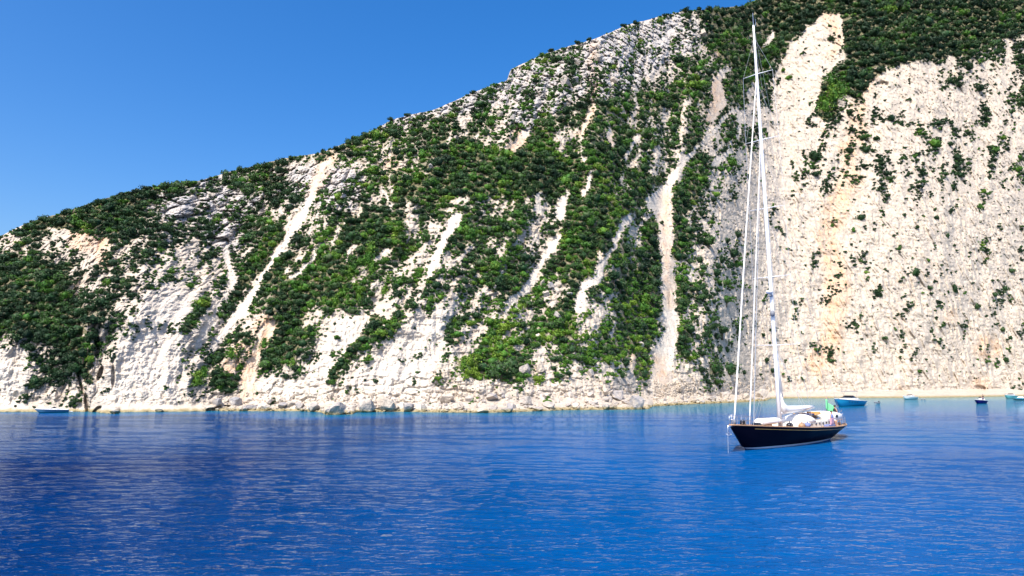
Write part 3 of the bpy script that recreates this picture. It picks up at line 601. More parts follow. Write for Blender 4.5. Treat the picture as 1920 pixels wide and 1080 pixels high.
# landmarks used to tell shrubs and boulders apart in words
MARKS = [(1245, 370, 'the wide top of the sand-coloured scree chute'), (1248, 480, 'the middle of the sand-coloured scree chute'), (1262, 620, 'the lower scree chute'), (1235, 720, 'the foot of the scree chute'),
         (1440, 140, "the yacht's upper mast"), (1430, 300, "the upper third of the yacht's mast"), (1440, 460, "the middle of the yacht's mast"), (1450, 620, "the lower part of the yacht's mast"), (1455, 720, "the foot of the yacht's mast"),
         (1600, 250, 'the orange streak on the right cliff'), (1565, 420, 'the orange streak half way down the right cliff'), (1550, 620, 'the orange foot of the right cliff'), (1680, 150, 'the smooth white hollow in the right cliff'),
         (1560, 70, 'the pale notch below the dark woods'), (1790, 540, 'the tall narrow bush on the right cliff'), (1716, 480, 'the rounded bush alone on the right cliff'), (1838, 725, 'the brown cave over the beach'), (1860, 640, 'the ochre gully above the beach'),
         (1700, 60, 'the dark woods at top right'), (1860, 130, 'the gravelly patch at top right'), (1860, 60, 'the top right corner woods'), (985, 690, 'the big grey boulder above the shore'), (1190, 757, 'the large rounded boulder at the waterline'), (720, 757, 'the pinkish shore rock'),
         (325, 600, 'the big white slab on the left'), (160, 720, 'the dark sea cleft on the left'), (95, 770, 'the left motorboat'), (20, 680, 'the far left white cliff'), (150, 450, 'the orange scar on the left brow'), (60, 440, 'the left end of the skyline'), (250, 390, 'the green brow on the left'),
         (400, 380, 'the speckled crags below the skyline'), (612, 300, 'the orange top of the long diagonal scree path'), (545, 440, 'the long diagonal scree path'), (470, 560, 'the lower diagonal scree path'), (565, 500, 'the short diagonal scree ledge'), (430, 520, 'the pale left gully'), (462, 720, 'the orange earth slip near the shore'), (500, 620, 'the top of the orange earth slip'),
         (695, 485, 'the lime-green layered pines'), (735, 305, 'the small orange hollow under the skyline'), (790, 225, 'the round bushes on the skyline'), (970, 262, 'the orange hollow under the crags'), (1062, 155, 'the big grey crag'), (1150, 100, 'the white crags under the ridge'), (1300, 60, 'the craggy top of the ridge'),
         (1345, 190, 'the orange gully left of the masthead'), (1098, 250, 'the thin vertical earth path'), (1190, 310, 'the thick woods above the scree chute'), (1050, 390, 'the pale scree patch mid slope'), (1020, 480, 'the diagonal scree strip mid slope'), (965, 570, 'the lower diagonal scree strip'), (1110, 530, 'the pale terrace in the green slope'), (1165, 430, 'the pale dip beside the dark round trees'),
         (842, 430, 'the pale gully in the middle of the slope'), (900, 500, 'the stony clearing mid slope'), (830, 600, 'the white fan of rock'), (650, 640, 'the left white fan of rock'), (660, 400, 'the green shoulder left of centre'), (880, 340, 'the green slope under the crags'), (1000, 320, 'the green upper slope'), (930, 690, 'the leafy clump over the shore rocks'), (1100, 640, 'the bright green lower slope'),
         (1350, 690, 'the pair of dark trees by the headland'), (1370, 460, 'the dark bushes left of the mast'), (90, 560, 'the dark wooded left slope'), (240, 520, 'the rocky clearing on the left slope')]
SPECIES = {}
used_labels = {}
def say_where(px, py):
    best = sorted(MARKS, key=lambda m: (m[0]-px)**2+(m[1]-py)**2)[0]; dx, dy = px-best[0], py-best[1]; d = math.hypot(dx, dy)
    if d < 9: return 'right on '+best[2]
    a = (math.degrees(math.atan2(-dy, dx))+360) % 360
    w = ['right of', 'upper right of', 'above', 'upper left of', 'left of', 'lower left of', 'below', 'lower right of'][int(((a+22.5) % 360)//45)]
    return ('just ' if d < 32 else '' if d < 75 else 'well ')+w+' '+best[2]
def shrub_label(p):
    kind = 'pine' if p[5] >= 7 else ('tree' if p[2] > 11 else 'bush' if p[2] > 7 else 'shrub')
    tone = 'blackish green' if p[4] < .15 else 'dark green' if p[4] < .33 else 'mid green' if p[4] < .55 else 'fresh green' if p[4] < .75 else 'lime green'
    shape = 'tall narrow' if p[3] > 1.5 else 'upright' if p[3] > 1.15 else 'low spreading' if p[3] < .83 else ('layered' if p[5] >= 7 else 'rounded')
    return '%s %s %s %s' % (shape, tone, kind, say_where(p[0], p[1])), kind

def crown_mesh(nm, ti, n, size, tint, seed):
    rs = np.random.default_rng(seed); P, N = TEMPL[ti]; sel = rs.choice(len(P), min(n, len(P)), False)
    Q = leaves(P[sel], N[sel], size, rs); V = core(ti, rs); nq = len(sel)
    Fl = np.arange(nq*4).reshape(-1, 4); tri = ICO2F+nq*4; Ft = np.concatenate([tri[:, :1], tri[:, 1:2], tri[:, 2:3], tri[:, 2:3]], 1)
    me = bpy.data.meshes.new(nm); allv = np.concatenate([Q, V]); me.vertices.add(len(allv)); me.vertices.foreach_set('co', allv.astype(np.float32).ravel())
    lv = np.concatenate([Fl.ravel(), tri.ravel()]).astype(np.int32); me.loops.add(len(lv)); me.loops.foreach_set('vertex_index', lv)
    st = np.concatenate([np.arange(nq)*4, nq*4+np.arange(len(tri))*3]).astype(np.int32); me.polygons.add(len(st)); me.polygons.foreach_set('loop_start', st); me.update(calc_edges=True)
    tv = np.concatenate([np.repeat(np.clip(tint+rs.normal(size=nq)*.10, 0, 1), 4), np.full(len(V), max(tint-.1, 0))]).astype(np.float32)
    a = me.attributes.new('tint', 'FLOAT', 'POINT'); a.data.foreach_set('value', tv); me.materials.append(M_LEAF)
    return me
CR = {}
def get_crown(ti, n, tint, big):
    key = (ti, big, round(tint*6)); 
    if key not in CR: CR[key] = crown_mesh('crown', ti, n, {0: .14, 1: .11, 2: .095}[big], round(tint*6)/6, len(CR)+500)
    return CR[key]
trunk = MB().tube([(0, 0, -1.25), (.04, .02, -.6), (-.03, .03, 0), (.02, 0, .5)], [.11, .08, .06, .02], 6)
trunk.tube([(0, 0, -.4), (.35, .1, .1)], [.05, .02], 5).tube([(0, 0, -.5), (-.3, -.2, .05)], [.05, .02], 5).tube([(0, 0, -.2), (.05, -.35, .2)], [.04, .02], 5)
trunk_me = bpy.data.meshes.new('trunk'); trunk_me.from_pydata(trunk.v, [], trunk.f); trunk_me.materials.append(M_BARK)
cnt = {}
for i in sorted(single):
    p = plants[i]; P, rad = plant_place(p); big = 2 if p[2] > 11 else 1 if p[2] > 7 else 0
    meh = get_crown(p[5], {0: 260, 1: 480, 2: 700}[big], p[4], big); lab, kind = shrub_label(p)
    rz = rr.uniform(0, 6.28); sc = (rad*1.12, rad*1.12, rad*1.12*p[3])
    grp = {'pine': 'light green pines on the slope', 'tree': 'trees standing on the hillside', 'bush': 'bushes dotted over the hillside', 'shrub': 'shrubs dotted over the hillside'}[kind]
    if kind in ('tree', 'pine'):
        r_ = empty('pine_tree' if kind == 'pine' else 'evergreen_tree', P-Vector((0, 0, rad)), rz, label=lab, cat='pine tree' if kind == 'pine' else 'tree', group=grp)
        WHERE[r_.name] = say_where(p[0], p[1])
        c = bpy.data.objects.new('crown', meh); COL.objects.link(c); c.parent = r_; c.scale = sc; c.location = (0, 0, rad)
        t_ = bpy.data.objects.new('trunk', trunk_me); COL.objects.link(t_); t_.parent = r_; t_.scale = sc; t_.location = (0, 0, rad)
    else:
        o = bpy.data.objects.new('bush' if kind == 'bush' else 'shrub', meh); COL.objects.link(o); o.location = P; o.scale = sc; o.rotation_euler = (0, 0, rz)
        tag(o, lab, kind, grp); WHERE[o.name] = say_where(p[0], p[1])
# the rest as one mass of scrub
VQ = []; TQ = []; VC = []; TC = []; FC = []; nc = 0
for i, p in enumerate(plants):
    if i in single: continue
    P, rad = plant_place(p); n = int(np.clip(7.5*p[2]**2+12, 14, 680)); ti = p[5]; A_, N_ = TEMPL[ti]; sel = rr.integers(0, len(A_), n)
    a = rr.uniform(0, 6.28); c, s = math.cos(a), math.sin(a); Rm = np.array([[c, -s, 0], [s, c, 0], [0, 0, 1]])
    L = A_[sel]@Rm.T*[1, 1, p[3]]; Nn = N_[sel]@Rm.T; size = float(np.clip(1.05/p[2], .09, .45))
    VQ.append(leaves(L, Nn, size, rr)*rad*1.12+np.array(P)); TQ.append(np.repeat(np.clip(p[4]+rr.normal(size=n)*.1, 0, 1), 4))
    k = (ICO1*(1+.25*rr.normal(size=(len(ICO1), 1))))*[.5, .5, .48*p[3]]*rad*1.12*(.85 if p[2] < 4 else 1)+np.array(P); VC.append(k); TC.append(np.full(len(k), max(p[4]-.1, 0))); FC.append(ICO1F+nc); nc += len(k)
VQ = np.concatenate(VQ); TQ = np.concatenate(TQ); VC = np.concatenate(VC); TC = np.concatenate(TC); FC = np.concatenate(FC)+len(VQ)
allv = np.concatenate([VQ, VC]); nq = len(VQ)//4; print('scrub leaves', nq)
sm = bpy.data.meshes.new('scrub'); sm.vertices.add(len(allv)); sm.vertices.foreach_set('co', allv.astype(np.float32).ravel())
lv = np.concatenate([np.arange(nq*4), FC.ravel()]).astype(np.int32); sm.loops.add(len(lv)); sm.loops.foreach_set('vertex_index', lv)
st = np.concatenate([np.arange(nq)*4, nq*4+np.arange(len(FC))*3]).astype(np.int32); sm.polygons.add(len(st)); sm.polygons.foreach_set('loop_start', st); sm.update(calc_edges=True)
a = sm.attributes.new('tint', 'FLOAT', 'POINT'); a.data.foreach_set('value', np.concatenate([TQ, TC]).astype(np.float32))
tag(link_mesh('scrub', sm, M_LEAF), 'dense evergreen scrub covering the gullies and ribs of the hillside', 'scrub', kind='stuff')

# ------------------------------------------------------------------ boulders
def boulder_mesh(seed):
    rs = np.random.default_rng(seed); V = ICO3.copy()
    for _ in range(15):                                   # flat fracture faces
        d = rs.normal(size=3); d /= np.linalg.norm(d); h = rs.uniform(.42, .82); t = V@d; V = np.where((t > h)[:, None], V-(t-h)[:, None]*d, V)
    n = fbm(V[:, 0]*1.6+seed, V[:, 1]*1.6+V[:, 2]*1.3, 4, seed % 50)+.5*fbm(V[:, 2]*3+seed, V[:, 0]*3-V[:, 1]*2.5, 3, seed % 40+3)
    n2_ = fbm(V[:, 0]*6+V[:, 2]*3, V[:, 1]*6-V[:, 2]*4+seed, 3, seed % 30); V = V*(1+.20*n[:, None]+.07*n2_[:, None]); me = np_mesh('boulder', V, ICO3F, False); me.materials.append(M_BOULDER); return me
BM = [boulder_mesh(900+i) for i in range(9)]
BH = [(986, 692, 17, 1.1, 0), (1012, 686, 13, 1.2, 3), (1192, 757, 22, .85, 1), (1157, 742, 17, .9, 2), (632, 768, 27, .55, 4), (690, 766, 22, .8, 5), (725, 758, 26, .75, 6), (765, 767, 17, .8, 7), (795, 765, 12, .9, 8), (560, 758, 15, .7, 0), (590, 764, 16, .6, 1),
      (985, 752, 14, .9, 2), (960, 760, 12, .7, 3), (1028, 760, 14, .6, 4), (950, 769, 16, .45, 5), (905, 770, 20, .35, 6), (1010, 768, 16, .35, 7), (880, 748, 15, .6, 8), (835, 745, 18, .6, 0), (860, 762, 14, .7, 1), (920, 745, 16, .6, 2), (925, 762, 10, .8, 3),
      (1062, 155, 15, 1.1, 4), (1076, 150, 10, 1, 5), (1066, 188, 9, .9, 6), (937, 216, 10, 1.3, 7), (962, 228, 9, 1.6, 8), (854, 257, 7, .9, 0), (808, 311, 7, .8, 1), (1012, 209, 8, .7, 2), (1033, 533, 9, 1, 3), (1018, 531, 7, 1.2, 4), (1022, 550, 9, .9, 5), (1044, 592, 13, .7, 6), (1068, 552, 8, .7, 7),
      (1008, 632, 7, 1.1, 8), (1201, 645, 10, .8, 0), (1108, 700, 10, 1, 1), (442, 752, 14, .8, 2), (470, 762, 14, .6, 3), (500, 764, 12, .6, 4), (530, 760, 14, .6, 5), (410, 755, 12, .8, 6), (216, 774, 14, .28, 7), (300, 770, 14, .3, 8), (1300, 752, 12, .4, 1), (1360, 742, 16, .7, 2), (1400, 742, 18, .7, 3), (1430, 740, 14, .8, 4), (1335, 748, 10, .6, 5),
      (1245, 134, 10, 1.3, 0), (1318, 62, 12, .8, 1), (1300, 75, 9, .8, 2), (1120, 110, 14, .7, 5), (1150, 150, 12, .7, 6), (1085, 118, 12, .7, 7), (1190, 118, 11, .7, 8)]
rb = np.random.default_rng(21)
tries = 0
while len(BH) < 275 and tries < 6000:
    tries += 1
    x = rb.choice([rb.uniform(380, 850), rb.uniform(820, 1230), rb.uniform(820, 1230), rb.uniform(1240, 1440)]); yw = tab(WAT, x)
    top = np.interp(x, [380, 480, 840, 870, 1000, 1200, 1240, 1440], [26, 20, 18, 36, 40, 36, 10, 18]); y = yw-rb.uniform(-1, 1)**2*top-1
    Rp = float(np.exp(rb.normal(1.35, .5))); Rp = min(max(Rp, 2.4), 13)
    if samp(occ, x, y-Rp) : continue
    if any(math.hypot(x-b[0], (y-b[1])*1.3) < (Rp+b[2])*.55 for b in BH): continue
    BH.append((x, y, Rp, rb.uniform(.55, .95), int(rb.integers(0, 9))))
for b in BH:
    P, s = surface(b[0], min(b[1]+b[2]*b[3]*.5, tab(WAT, b[0])-.6)); r_ = b[2]*s; o = bpy.data.objects.new('boulder', BM[b[4]]); COL.objects.link(o)
    o.location = P+Vector((0, -.15*r_, .42*r_*b[3])); o.scale = (r_, r_*rb.uniform(.7, 1), r_*b[3]); o.rotation_euler = (rb.uniform(-.25, .25), rb.uniform(-.25, .25), rb.uniform(0, 6.28))
    shp = 'flat' if b[3] < .5 else 'tall' if b[3] > 1.1 else 'blocky' if b[4] % 2 else 'rounded'; sz = 'huge' if b[2] > 19 else 'large' if b[2] > 11 else 'medium' if b[2] > 6 else 'small'
    wet = ' at the waterline' if b[1] > tab(WAT, b[0])-9 else ''
    tag(o, '%s %s pale boulder%s %s' % (sz, shp, wet, say_where(b[0], b[1])), 'boulder', 'boulders along the shore' if b[1] > 680 else 'boulders on the upper slope'); WHERE[o.name] = say_where(b[0], b[1])
# loose rubble too fine to count
NRB = 2800; rv = []; rf = []; V1 = ICO1*(1+.25*np.random.default_rng(3).normal(size=(len(ICO1), 1))*.6); k = 0
for _ in range(NRB):
    x = rb.choice([rb.uniform(380, 860), rb.uniform(840, 1440), rb.uniform(1225, 1300)]); yw = tab(WAT, x); y = yw-rb.uniform(0, np.interp(x, [380, 480, 840, 870, 1200, 1240, 1440], [40, 36, 36, 62, 62, 40, 44]))
    P, s = surface(x, y); r_ = s*rb.uniform(.9, 2.8); a = rb.uniform(0, 6.28); c, s_ = math.cos(a), math.sin(a)
    q_ = (V1@np.array([[c, -s_, 0], [s_, c, 0], [0, 0, 1]]).T)*[r_, r_, r_*rb.uniform(.5, .9)]+np.array(P)+[0, 0, .1*r_]; rv.append(q_); rf.append(ICO1F+k); k += len(V1)
for C_ in CHUTES:
    for (x0, y0, w0), (x1, y1, w1) in zip(C_[:-1], C_[1:]):
        for _ in range(int(math.hypot(x1-x0, y1-y0)*(w0+w1)/2/22)+2):
            t = rb.uniform(); sd_ = rb.uniform(-1, 1); sd_ = math.copysign(abs(sd_)**.5, sd_); P, s = surface(x0+(x1-x0)*t+sd_*(w0+(w1-w0)*t)*1.1, y0+(y1-y0)*t); r_ = s*float(np.exp(rb.normal(.05, .45)))
            q_ = V1*[r_, r_, r_*.8]+np.array(P); rv.append(q_); rf.append(ICO1F+k); k += len(V1)
tag(link_mesh('rubble', np_mesh('rubble', np.concatenate(rv), np.concatenate(rf), False), M_BOULDER), 'loose pale rubble strewn between the shore boulders and down the scree chutes', 'rubble', kind='stuff')

# ------------------------------------------------------------------ boats
M_WHITE = mat('white gelcoat', (.80, .80, .79), .28, noise=.06); M_CREAM = mat('cream paint', (.78, .72, .60), .4, noise=.08); M_TEAK = mat('teak', (.42, .24, .13), .6, noise=.3, nscale=6)
M_STEEL = mat('polished steel', (.72, .73, .75), .25, .9); M_ALLOY = mat('white painted alloy', (.82, .82, .82), .35); M_CLOTH = mat('white canvas', (.80, .79, .77), .85, noise=.12, nscale=2)
M_DARK = mat('dark glass', (.012, .014, .02), .12); M_ROPE = mat('rigging wire', (.55, .56, .58), .4, .5); M_GREY = mat('grey rubber', (.20, .21, .24), .7); M_NAVYC = mat('navy canvas', (.03, .04, .10), .85)
M_TAN = mat('tan canvas', (.55, .30, .10), .85, noise=.2); M_GREEN = mat('pale green ensign', (.16, .58, .27), .8, noise=.15, nscale=2); M_LBLUE = mat('light blue gelcoat', (.02, .28, .52), .25, noise=.1); M_NAVY = mat('navy gelcoat', (.010, .012, .10), .22)
M_TEAL = mat('teal tube fabric', (.02, .16, .22), .5, noise=.1); M_SKIN = mat('skin', (.48, .27, .18), .6); M_BLACK = mat('black cloth', (.015, .015, .018), .8); M_AQUA = mat('aqua gelcoat', (.06, .42, .55), .25); M_PINK = mat('pink towel', (.62, .36, .42), .9); M_BLUEC = mat('blue cushions', (.16, .20, .42), .9)
def hull_paint(name, top, stripe, bottom, z0, z1):
    m = bpy.data.materials.new(name); m.use_nodes = True; n = m.node_tree.nodes; l = m.node_tree.links; b = n['Principled BSDF']; b.inputs['Roughness'].default_value = .4; b.inputs['Specular IOR Level'].default_value = .03
    tc = n.new('ShaderNodeTexCoord'); sx = n.new('ShaderNodeSeparateXYZ'); l.new(tc.outputs['Object'], sx.inputs[0]); mr = n.new('ShaderNodeMapRange'); mr.inputs['From Min'].default_value = -1; mr.inputs['From Max'].default_value = 1; l.new(sx.outputs[2], mr.inputs['Value'])
    cr = n.new('ShaderNodeValToRGB'); cr.color_ramp.interpolation = 'CONSTANT'; e = cr.color_ramp.elements; e[0].color = (*bottom, 1); e[1].position = (z0+1)/2; e[1].color = (*stripe, 1); x = e.new((z1+1)/2); x.color = (*top, 1)
    l.new(mr.outputs[0], cr.inputs[0]); l.new(cr.outputs[0], b.inputs['Base Color']); return m

def hull_rings(xs, beam, sheer, keel, p=.5, n=9):
    rings = []
    for x in xs:
        b, zs, zk = beam(x), sheer(x), keel(x); half = [(x, b*(t**p), zk+(zs-zk)*t) for t in [i/(n-1) for i in range(n)]]
        rings.append([(a_, -b_, c_) for a_, b_, c_ in half[::-1]]+half[1:])
    return rings
def make_hull(root, xs, beam, sheer, keel, paint, p=.5, deck=M_WHITE, name='hull', drop=.05):
    rg_ = hull_rings(xs, beam, sheer, keel, p); m = MB().loft(rg_, cap=False, closed=False); n = len(rg_[0]); m.f.append(tuple(range(n))); h = m.build(name, paint, root, True)
    d = MB(); V = []; 
    for x in xs:
        b = max(beam(x)-.04, .005); z = sheer(x)-drop; V += [(x, -b, z), (x, 0, z+.06), (x, b, z)]
    Fd = []
    for i in range(len(xs)-1):
        for j in range(2): Fd.append((i*3+j, i*3+j+1, (i+1)*3+j+1, (i+1)*3+j))
    d.add(V, Fd).build('deck', deck, root); return h
def person(loc, rz, top, legs, label, arm='down', sit=False, group=None, hair=(.03, .02, .015)):
    """one continuous skinned body; clothing follows it"""
    r_ = empty('person', loc, rz, label=label, cat='person', group=group)
    hip = .50 if sit else .93; J = {}
    pts = []; ed = []; rad = []
    def add(pname, co, r, par=None):
        J[pname] = len(pts); pts.append(co); rad.append(r)
        if par: ed.append((J[par], J[pname]))
    add('pelvis', (0, 0, hip), .135); add('waist', (.01, 0, hip+.2), .125, 'pelvis'); add('chest', (.0, 0, hip+.40), .155, 'waist'); add('neckb', (0, 0, hip+.56), .07, 'chest'); add('neck', (.02, 0, hip+.62), .055, 'neckb'); add('head', (.04, 0, hip+.72), .095, 'neck'); add('crown', (.03, 0, hip+.80), .085, 'head')
    for sgn, nm in ((1, 'l'), (-1, 'r')):
        add('sh'+nm, (0, .19*sgn, hip+.50), .062, 'chest')
        if arm == 'up' and sgn > 0: add('el'+nm, (.12, .34, hip+.62), .045, 'sh'+nm); add('wr'+nm, (.22, .30, hip+.86), .032, 'el'+nm); add('pa'+nm, (.25, .29, hip+.94), .034, 'wr'+nm)
        else: add('el'+nm, (.02, .27*sgn, hip+.24), .045, 'sh'+nm); add('wr'+nm, (.12, .26*sgn, hip+.02), .032, 'el'+nm); add('pa'+nm, (.15, .26*sgn, hip-.06), .034, 'wr'+nm)
        px_, py_, pz_ = pts[J['pa'+nm]]
        for k_, (fy, ln) in enumerate(((-.03, .07), (-.01, .08), (.01, .078), (.03, .06))): add('f%d%s' % (k_, nm), (px_+.03, py_+fy, pz_-ln), .009, 'pa'+nm)
        add('th'+nm, (px_+.05, py_-.04*sgn, pz_-.03), .010, 'pa'+nm)
        add('hp'+nm, (0, .09*sgn, hip-.04), .095, 'pelvis')
        if sit: add('kn'+nm, (.42, .12*sgn, hip-.02), .062, 'hp'+nm); add('an'+nm, (.45, .12*sgn, .08), .042, 'kn'+nm); add('to'+nm, (.60, .12*sgn, .04), .035, 'an'+nm)
        else: add('kn'+nm, (.03, .11*sgn, .50), .062, 'hp'+nm); add('an'+nm, (0, .12*sgn, .08), .042, 'kn'+nm); add('to'+nm, (.16, .13*sgn, .04), .035, 'an'+nm)
    me_ = bpy.data.meshes.new('body'); me_.from_pydata(pts, ed, []); o = link_mesh('body', me_, M_SKIN, r_)
    sk = o.modifiers.new('skin', 'SKIN'); 
    for v, q_ in zip(me_.skin_vertices[0].data if me_.skin_vertices else [], rad): v.radius = (q_, q_)
    if not me_.skin_vertices:
        bpy.context.view_layer.objects.active = o
    for i_, v in enumerate(o.data.skin_vertices[0].data): v.radius = (rad[i_], rad[i_]); v.use_root = (i_ == 0)
    ss = o.modifiers.new('sub', 'SUBSURF'); ss.levels = 1; ss.render_levels = 1
    sm_ = lambda a_, b_, n_: [tuple(a_[i]+(b_[i]-a_[i])*k_/n_ for i in range(3)) for k_ in range(n_+1)]
    MB().ball((0, 0, hip+.34), (.165, .22, .25), 12, 8).build('shirt', top, r_, True)
    m = MB().ball((0, 0, hip-.0), (.16, .19, .15), 12, 7)
    for sgn in (1, -1):
        k_ = pts[J['kn'+('l' if sgn > 0 else 'r')]]; m.tube([(0, .09*sgn, hip-.03), (k_[0]*.75, k_[1], hip-.03+(k_[2]-hip+.03)*.75)], [.115, .095], 8)
    m.build('shorts', legs, r_, True); MB().ball((.005, 0, hip+.79), (.105, .098, .10), 10, 7).build('hair', mat('hair', hair, .7), r_, True)
    MB().ball((.128, 0, hip+.73), (.018, .014, .02), 6, 5).build('nose', M_SKIN, r_, True)
    return r_

def interp(T): xs_ = [t[0] for t in T]; ys_ = [t[1] for t in T]; return lambda x: float(np.interp(x, xs_, ys_))
# ---- the yacht: local +X is the bow, z = 0 the waterline
bw = on_water(1401, 843); yd = Vector((-0.6647, -0.7471, 0)); yo = bw-yd*10.0; YR = math.atan2(yd.y, yd.x)
Y = empty('sailing_yacht', yo, YR, label='long black-hulled sailing yacht at anchor with one tall white mast', cat='sailing yacht')
beam = interp([(-13.8, .95), (-12.5, 1.5), (-10, 2.1), (-6, 2.6), (-1, 2.85), (3, 2.7), (6.5, 2.1), (9.5, 1.25), (11.6, .52), (12.6, .16), (12.9, .03)])
sheer = interp([(-13.8, 1.12), (-9, 1.12), (-3, 1.22), (3, 1.42), (8, 1.68), (12.9, 1.96)])
keel = interp([(-13.8, .72), (-11, .30), (-8.1, -.06), (-5, -.6), (0, -.9), (5, -.8), (8.2, -.45), (10.0, 0), (11.5, .98), (12.9, 1.88)])
xs = list(np.linspace(-13.8, 12.9, 46))
make_hull(Y, xs, beam, sheer, keel, hull_paint('black topsides with white boot stripe', (.003, .003, .010), (.62, .68, .74), (.02, .04, .12), .02, .17), .42, M_TEAK)
for sgn in (1, -1):
    MB().tube([(x, sgn*(beam(x)+.01), sheer(x)+.03) for x in xs], .055, 6).build('toe_rail', M_TEAK, Y, True)
MB().tube([(x, (beam(x)+.012), sheer(x)-.20) for x in xs[2:-4]], .016, 4).tube([(x, -(beam(x)+.012), sheer(x)-.20) for x in xs[2:-4]], .016, 4).build('cove_line', mat('gold leaf', (.55, .38, .12), .35, .6), Y)
# mast
mb_, mt_ = Vector((3.02, 0, 1.5)), Vector((4.28, 0, 37.2)); md = mt_-mb_
def mast_at(z): t = (z-mb_.z)/md.z; return mb_+md*t
mast = MB().tube([mast_at(z) for z in (1.3, 6, 12, 20, 28, 34, 37.2)], [.17, .17, .165, .155, .14, .11, .08], 12).build('mast', M_ALLOY, Y, True)
for z, w in ((8.3, 1.75), (14.2, 1.65), (20.3, 1.55), (26.5, 1.5), (32.6, 1.35)):
    p_ = mast_at(z); MB().tube([p_+Vector((-.25, -w, .06)), p_, p_+Vector((-.25, w, .06))], [.02, .045, .02], 6).build('spreader', M_ALLOY, mast, True)
MB().tube([mt_, mt_+Vector((0, 0, 1.2))], .02, 5).tube([mt_+Vector((-.25, .1, 0)), mt_+Vector((-.25, .1, .7))], .015, 5).build('antenna', M_STEEL, mast)
MB().ball(mast_at(12.85)+Vector((.42, 0, 0)), (.30, .30, .17)).build('radar_dome', M_WHITE, mast, True)
MB().box(mast_at(12.5)+Vector((.3, 0, .03)), (.45, .3, .08)).build('radar_bracket', M_GREY, mast)
MB().ball(mast_at(11.0)+Vector((.3, .1, 0)), (.2, .2, .28)).build('deck_light', M_GREY, mast, True)
# furled headsails
MB().tube([(12.15, 0, 2.0), (11.9, 0, 3.0), (8.3, 0, 17), (4.35, 0, 31.8)], [.04, .065, .06, .035], 8).build('furled_genoa', M_CLOTH, Y, True)
MB().tube([(9.35, 0, 1.8), (9.1, 0, 3.0), (6.6, 0, 14.5), (4.05, 0, 26.3)], [.03, .052, .045, .025], 8).build('furled_staysail', M_CLOTH, Y, True)
MB().tube([(8.6, 0, 1.75), (4.0, 0, 25.9)], .02, 5).build('inner_stay', M_ROPE, Y)
MB().ball((12.12, 0, 2.15), (.13, .13, .24)).build('furling_drum', M_GREY, Y, True)
# rigging
rig = MB()
for sgn in (1, -1):
    ch_ = Vector((2.3, sgn*2.55, 1.4)); prev = ch_
    for z, w in ((8.3, 1.75), (14.2, 1.65), (20.3, 1.55), (26.5, 1.5), (32.6, 1.35)):
        tip = mast_at(z)+Vector((-.25, sgn*w, .06)); rig.tube([prev, tip], .015, 4); prev = tip
        rig.tube([tip, mast_at(z+5.4 if z < 31 else 36)], .010, 4)
    rig.tube([ch_+Vector((.35, 0, 0)), mast_at(8.1)], .013, 4).tube([ch_+Vector((-.6, 0, 0)), mast_at(8.1)], .013, 4)
    rig.tube([(-9.5, sgn*1.9, 1.2), mast_at(26.2)], .008, 4)
rig.tube([prev, mast_at(36)], .012, 4).tube([(-13.3, 0, 1.2), mt_], .010, 4)
for k_ in range(5): rig.tube([(2.55+.06*k_, .28-.1*k_, 1.8), mast_at(20+3.8*k_)+Vector((-.22, .1-.05*k_, 0))], .012, 4)
rig.build('shrouds', M_ROPE, Y)
# boom with stacked mainsail
boom = MB().tube([(2.75, 0, 2.55), (-2, 0, 2.68), (-6.6, 0, 2.84)], [.14, .17, .12], 8).build('boom', M_ALLOY, Y, True)
rings = []
for x, w, zt in ((2.75, .24, 4.6), (2.3, .34, 3.6), (1.4, .33, 3.15), (0, .32, 3.1), (-2, .29, 3.08), (-4.5, .24, 3.05), (-6.3, .14, 3.0)):
    zb = 2.62+(2.75-x)*.02; rings.append([(x, w*math.cos(a_), zb+(zt-zb)*max(math.sin(a_), 0)+.03*math.sin(7*x)) for a_ in np.linspace(0, math.pi, 9)])
MB().loft(rings).build('mainsail_cover', M_CLOTH, boom, True)
MB().tube([(2.55, 0, 3.6), (2.9, 0, 9)], [.22, .03], 8).build('sail_headboard_stack', M_CLOTH, boom, True)
MB().tube([(-3, 0, 2.65), (-3.3, .3, 1.9)], .02, 4).tube([(-3.2, 0, 2.65), (-3.3, -.3, 1.9)], .02, 4).tube([(-6.2, 0, 2.9), (4.2, 0, 36)], .008, 4).build('mainsheet', M_ROPE, boom)
# deck houses
hb = MB()
def rbox(m, x0, x1, w, z0, z1, inset=.16, n=3):
    m.loft([[(x0, -w, z0), (x1, -w, z0), (x1, w, z0), (x0, w, z0)], [(x0+inset*.6, -w+inset*.3, z0+(z1-z0)*.8), (x1-inset*.8, -w+inset*.3, z0+(z1-z0)*.8), (x1-inset*.8, w-inset*.3, z0+(z1-z0)*.8), (x0+inset*.6, w-inset*.3, z0+(z1-z0)*.8)],
            [(x0+inset, -w+inset, z1), (x1-inset*1.6, -w+inset, z1), (x1-inset*1.6, w-inset, z1), (x0+inset, w-inset, z1)]])
rbox(hb, -6.4, 2.2, 1.35, 1.15, 1.78, .18); dh = hb.build('deckhouse', M_CREAM, Y, bevel=.04)
for sgn in (1, -1):
    for x in (-5.6, -4.4, -3.2, -2.0, -.8, .6): MB().ball((x, sgn*1.345, 1.48), (.26, .03, .10), 10, 5).build('porthole', M_DARK, dh, True)
MB().box((6.3, 0, 1.75), (1.0, .9, .3), taper=.85).build('foredeck_hatch', M_TEAK, Y, bevel=.03)
MB().box((7.9, 0, 1.85), (.6, .6, .22), taper=.85).build('foredeck_hatch', M_DARK, Y, bevel=.03)
MB().ball((10.6, .0, 2.12), (.22, .2, .2)).box((10.6, 0, 1.95), (.4, .3, .2)).build('windlass', M_DARK, Y, True)
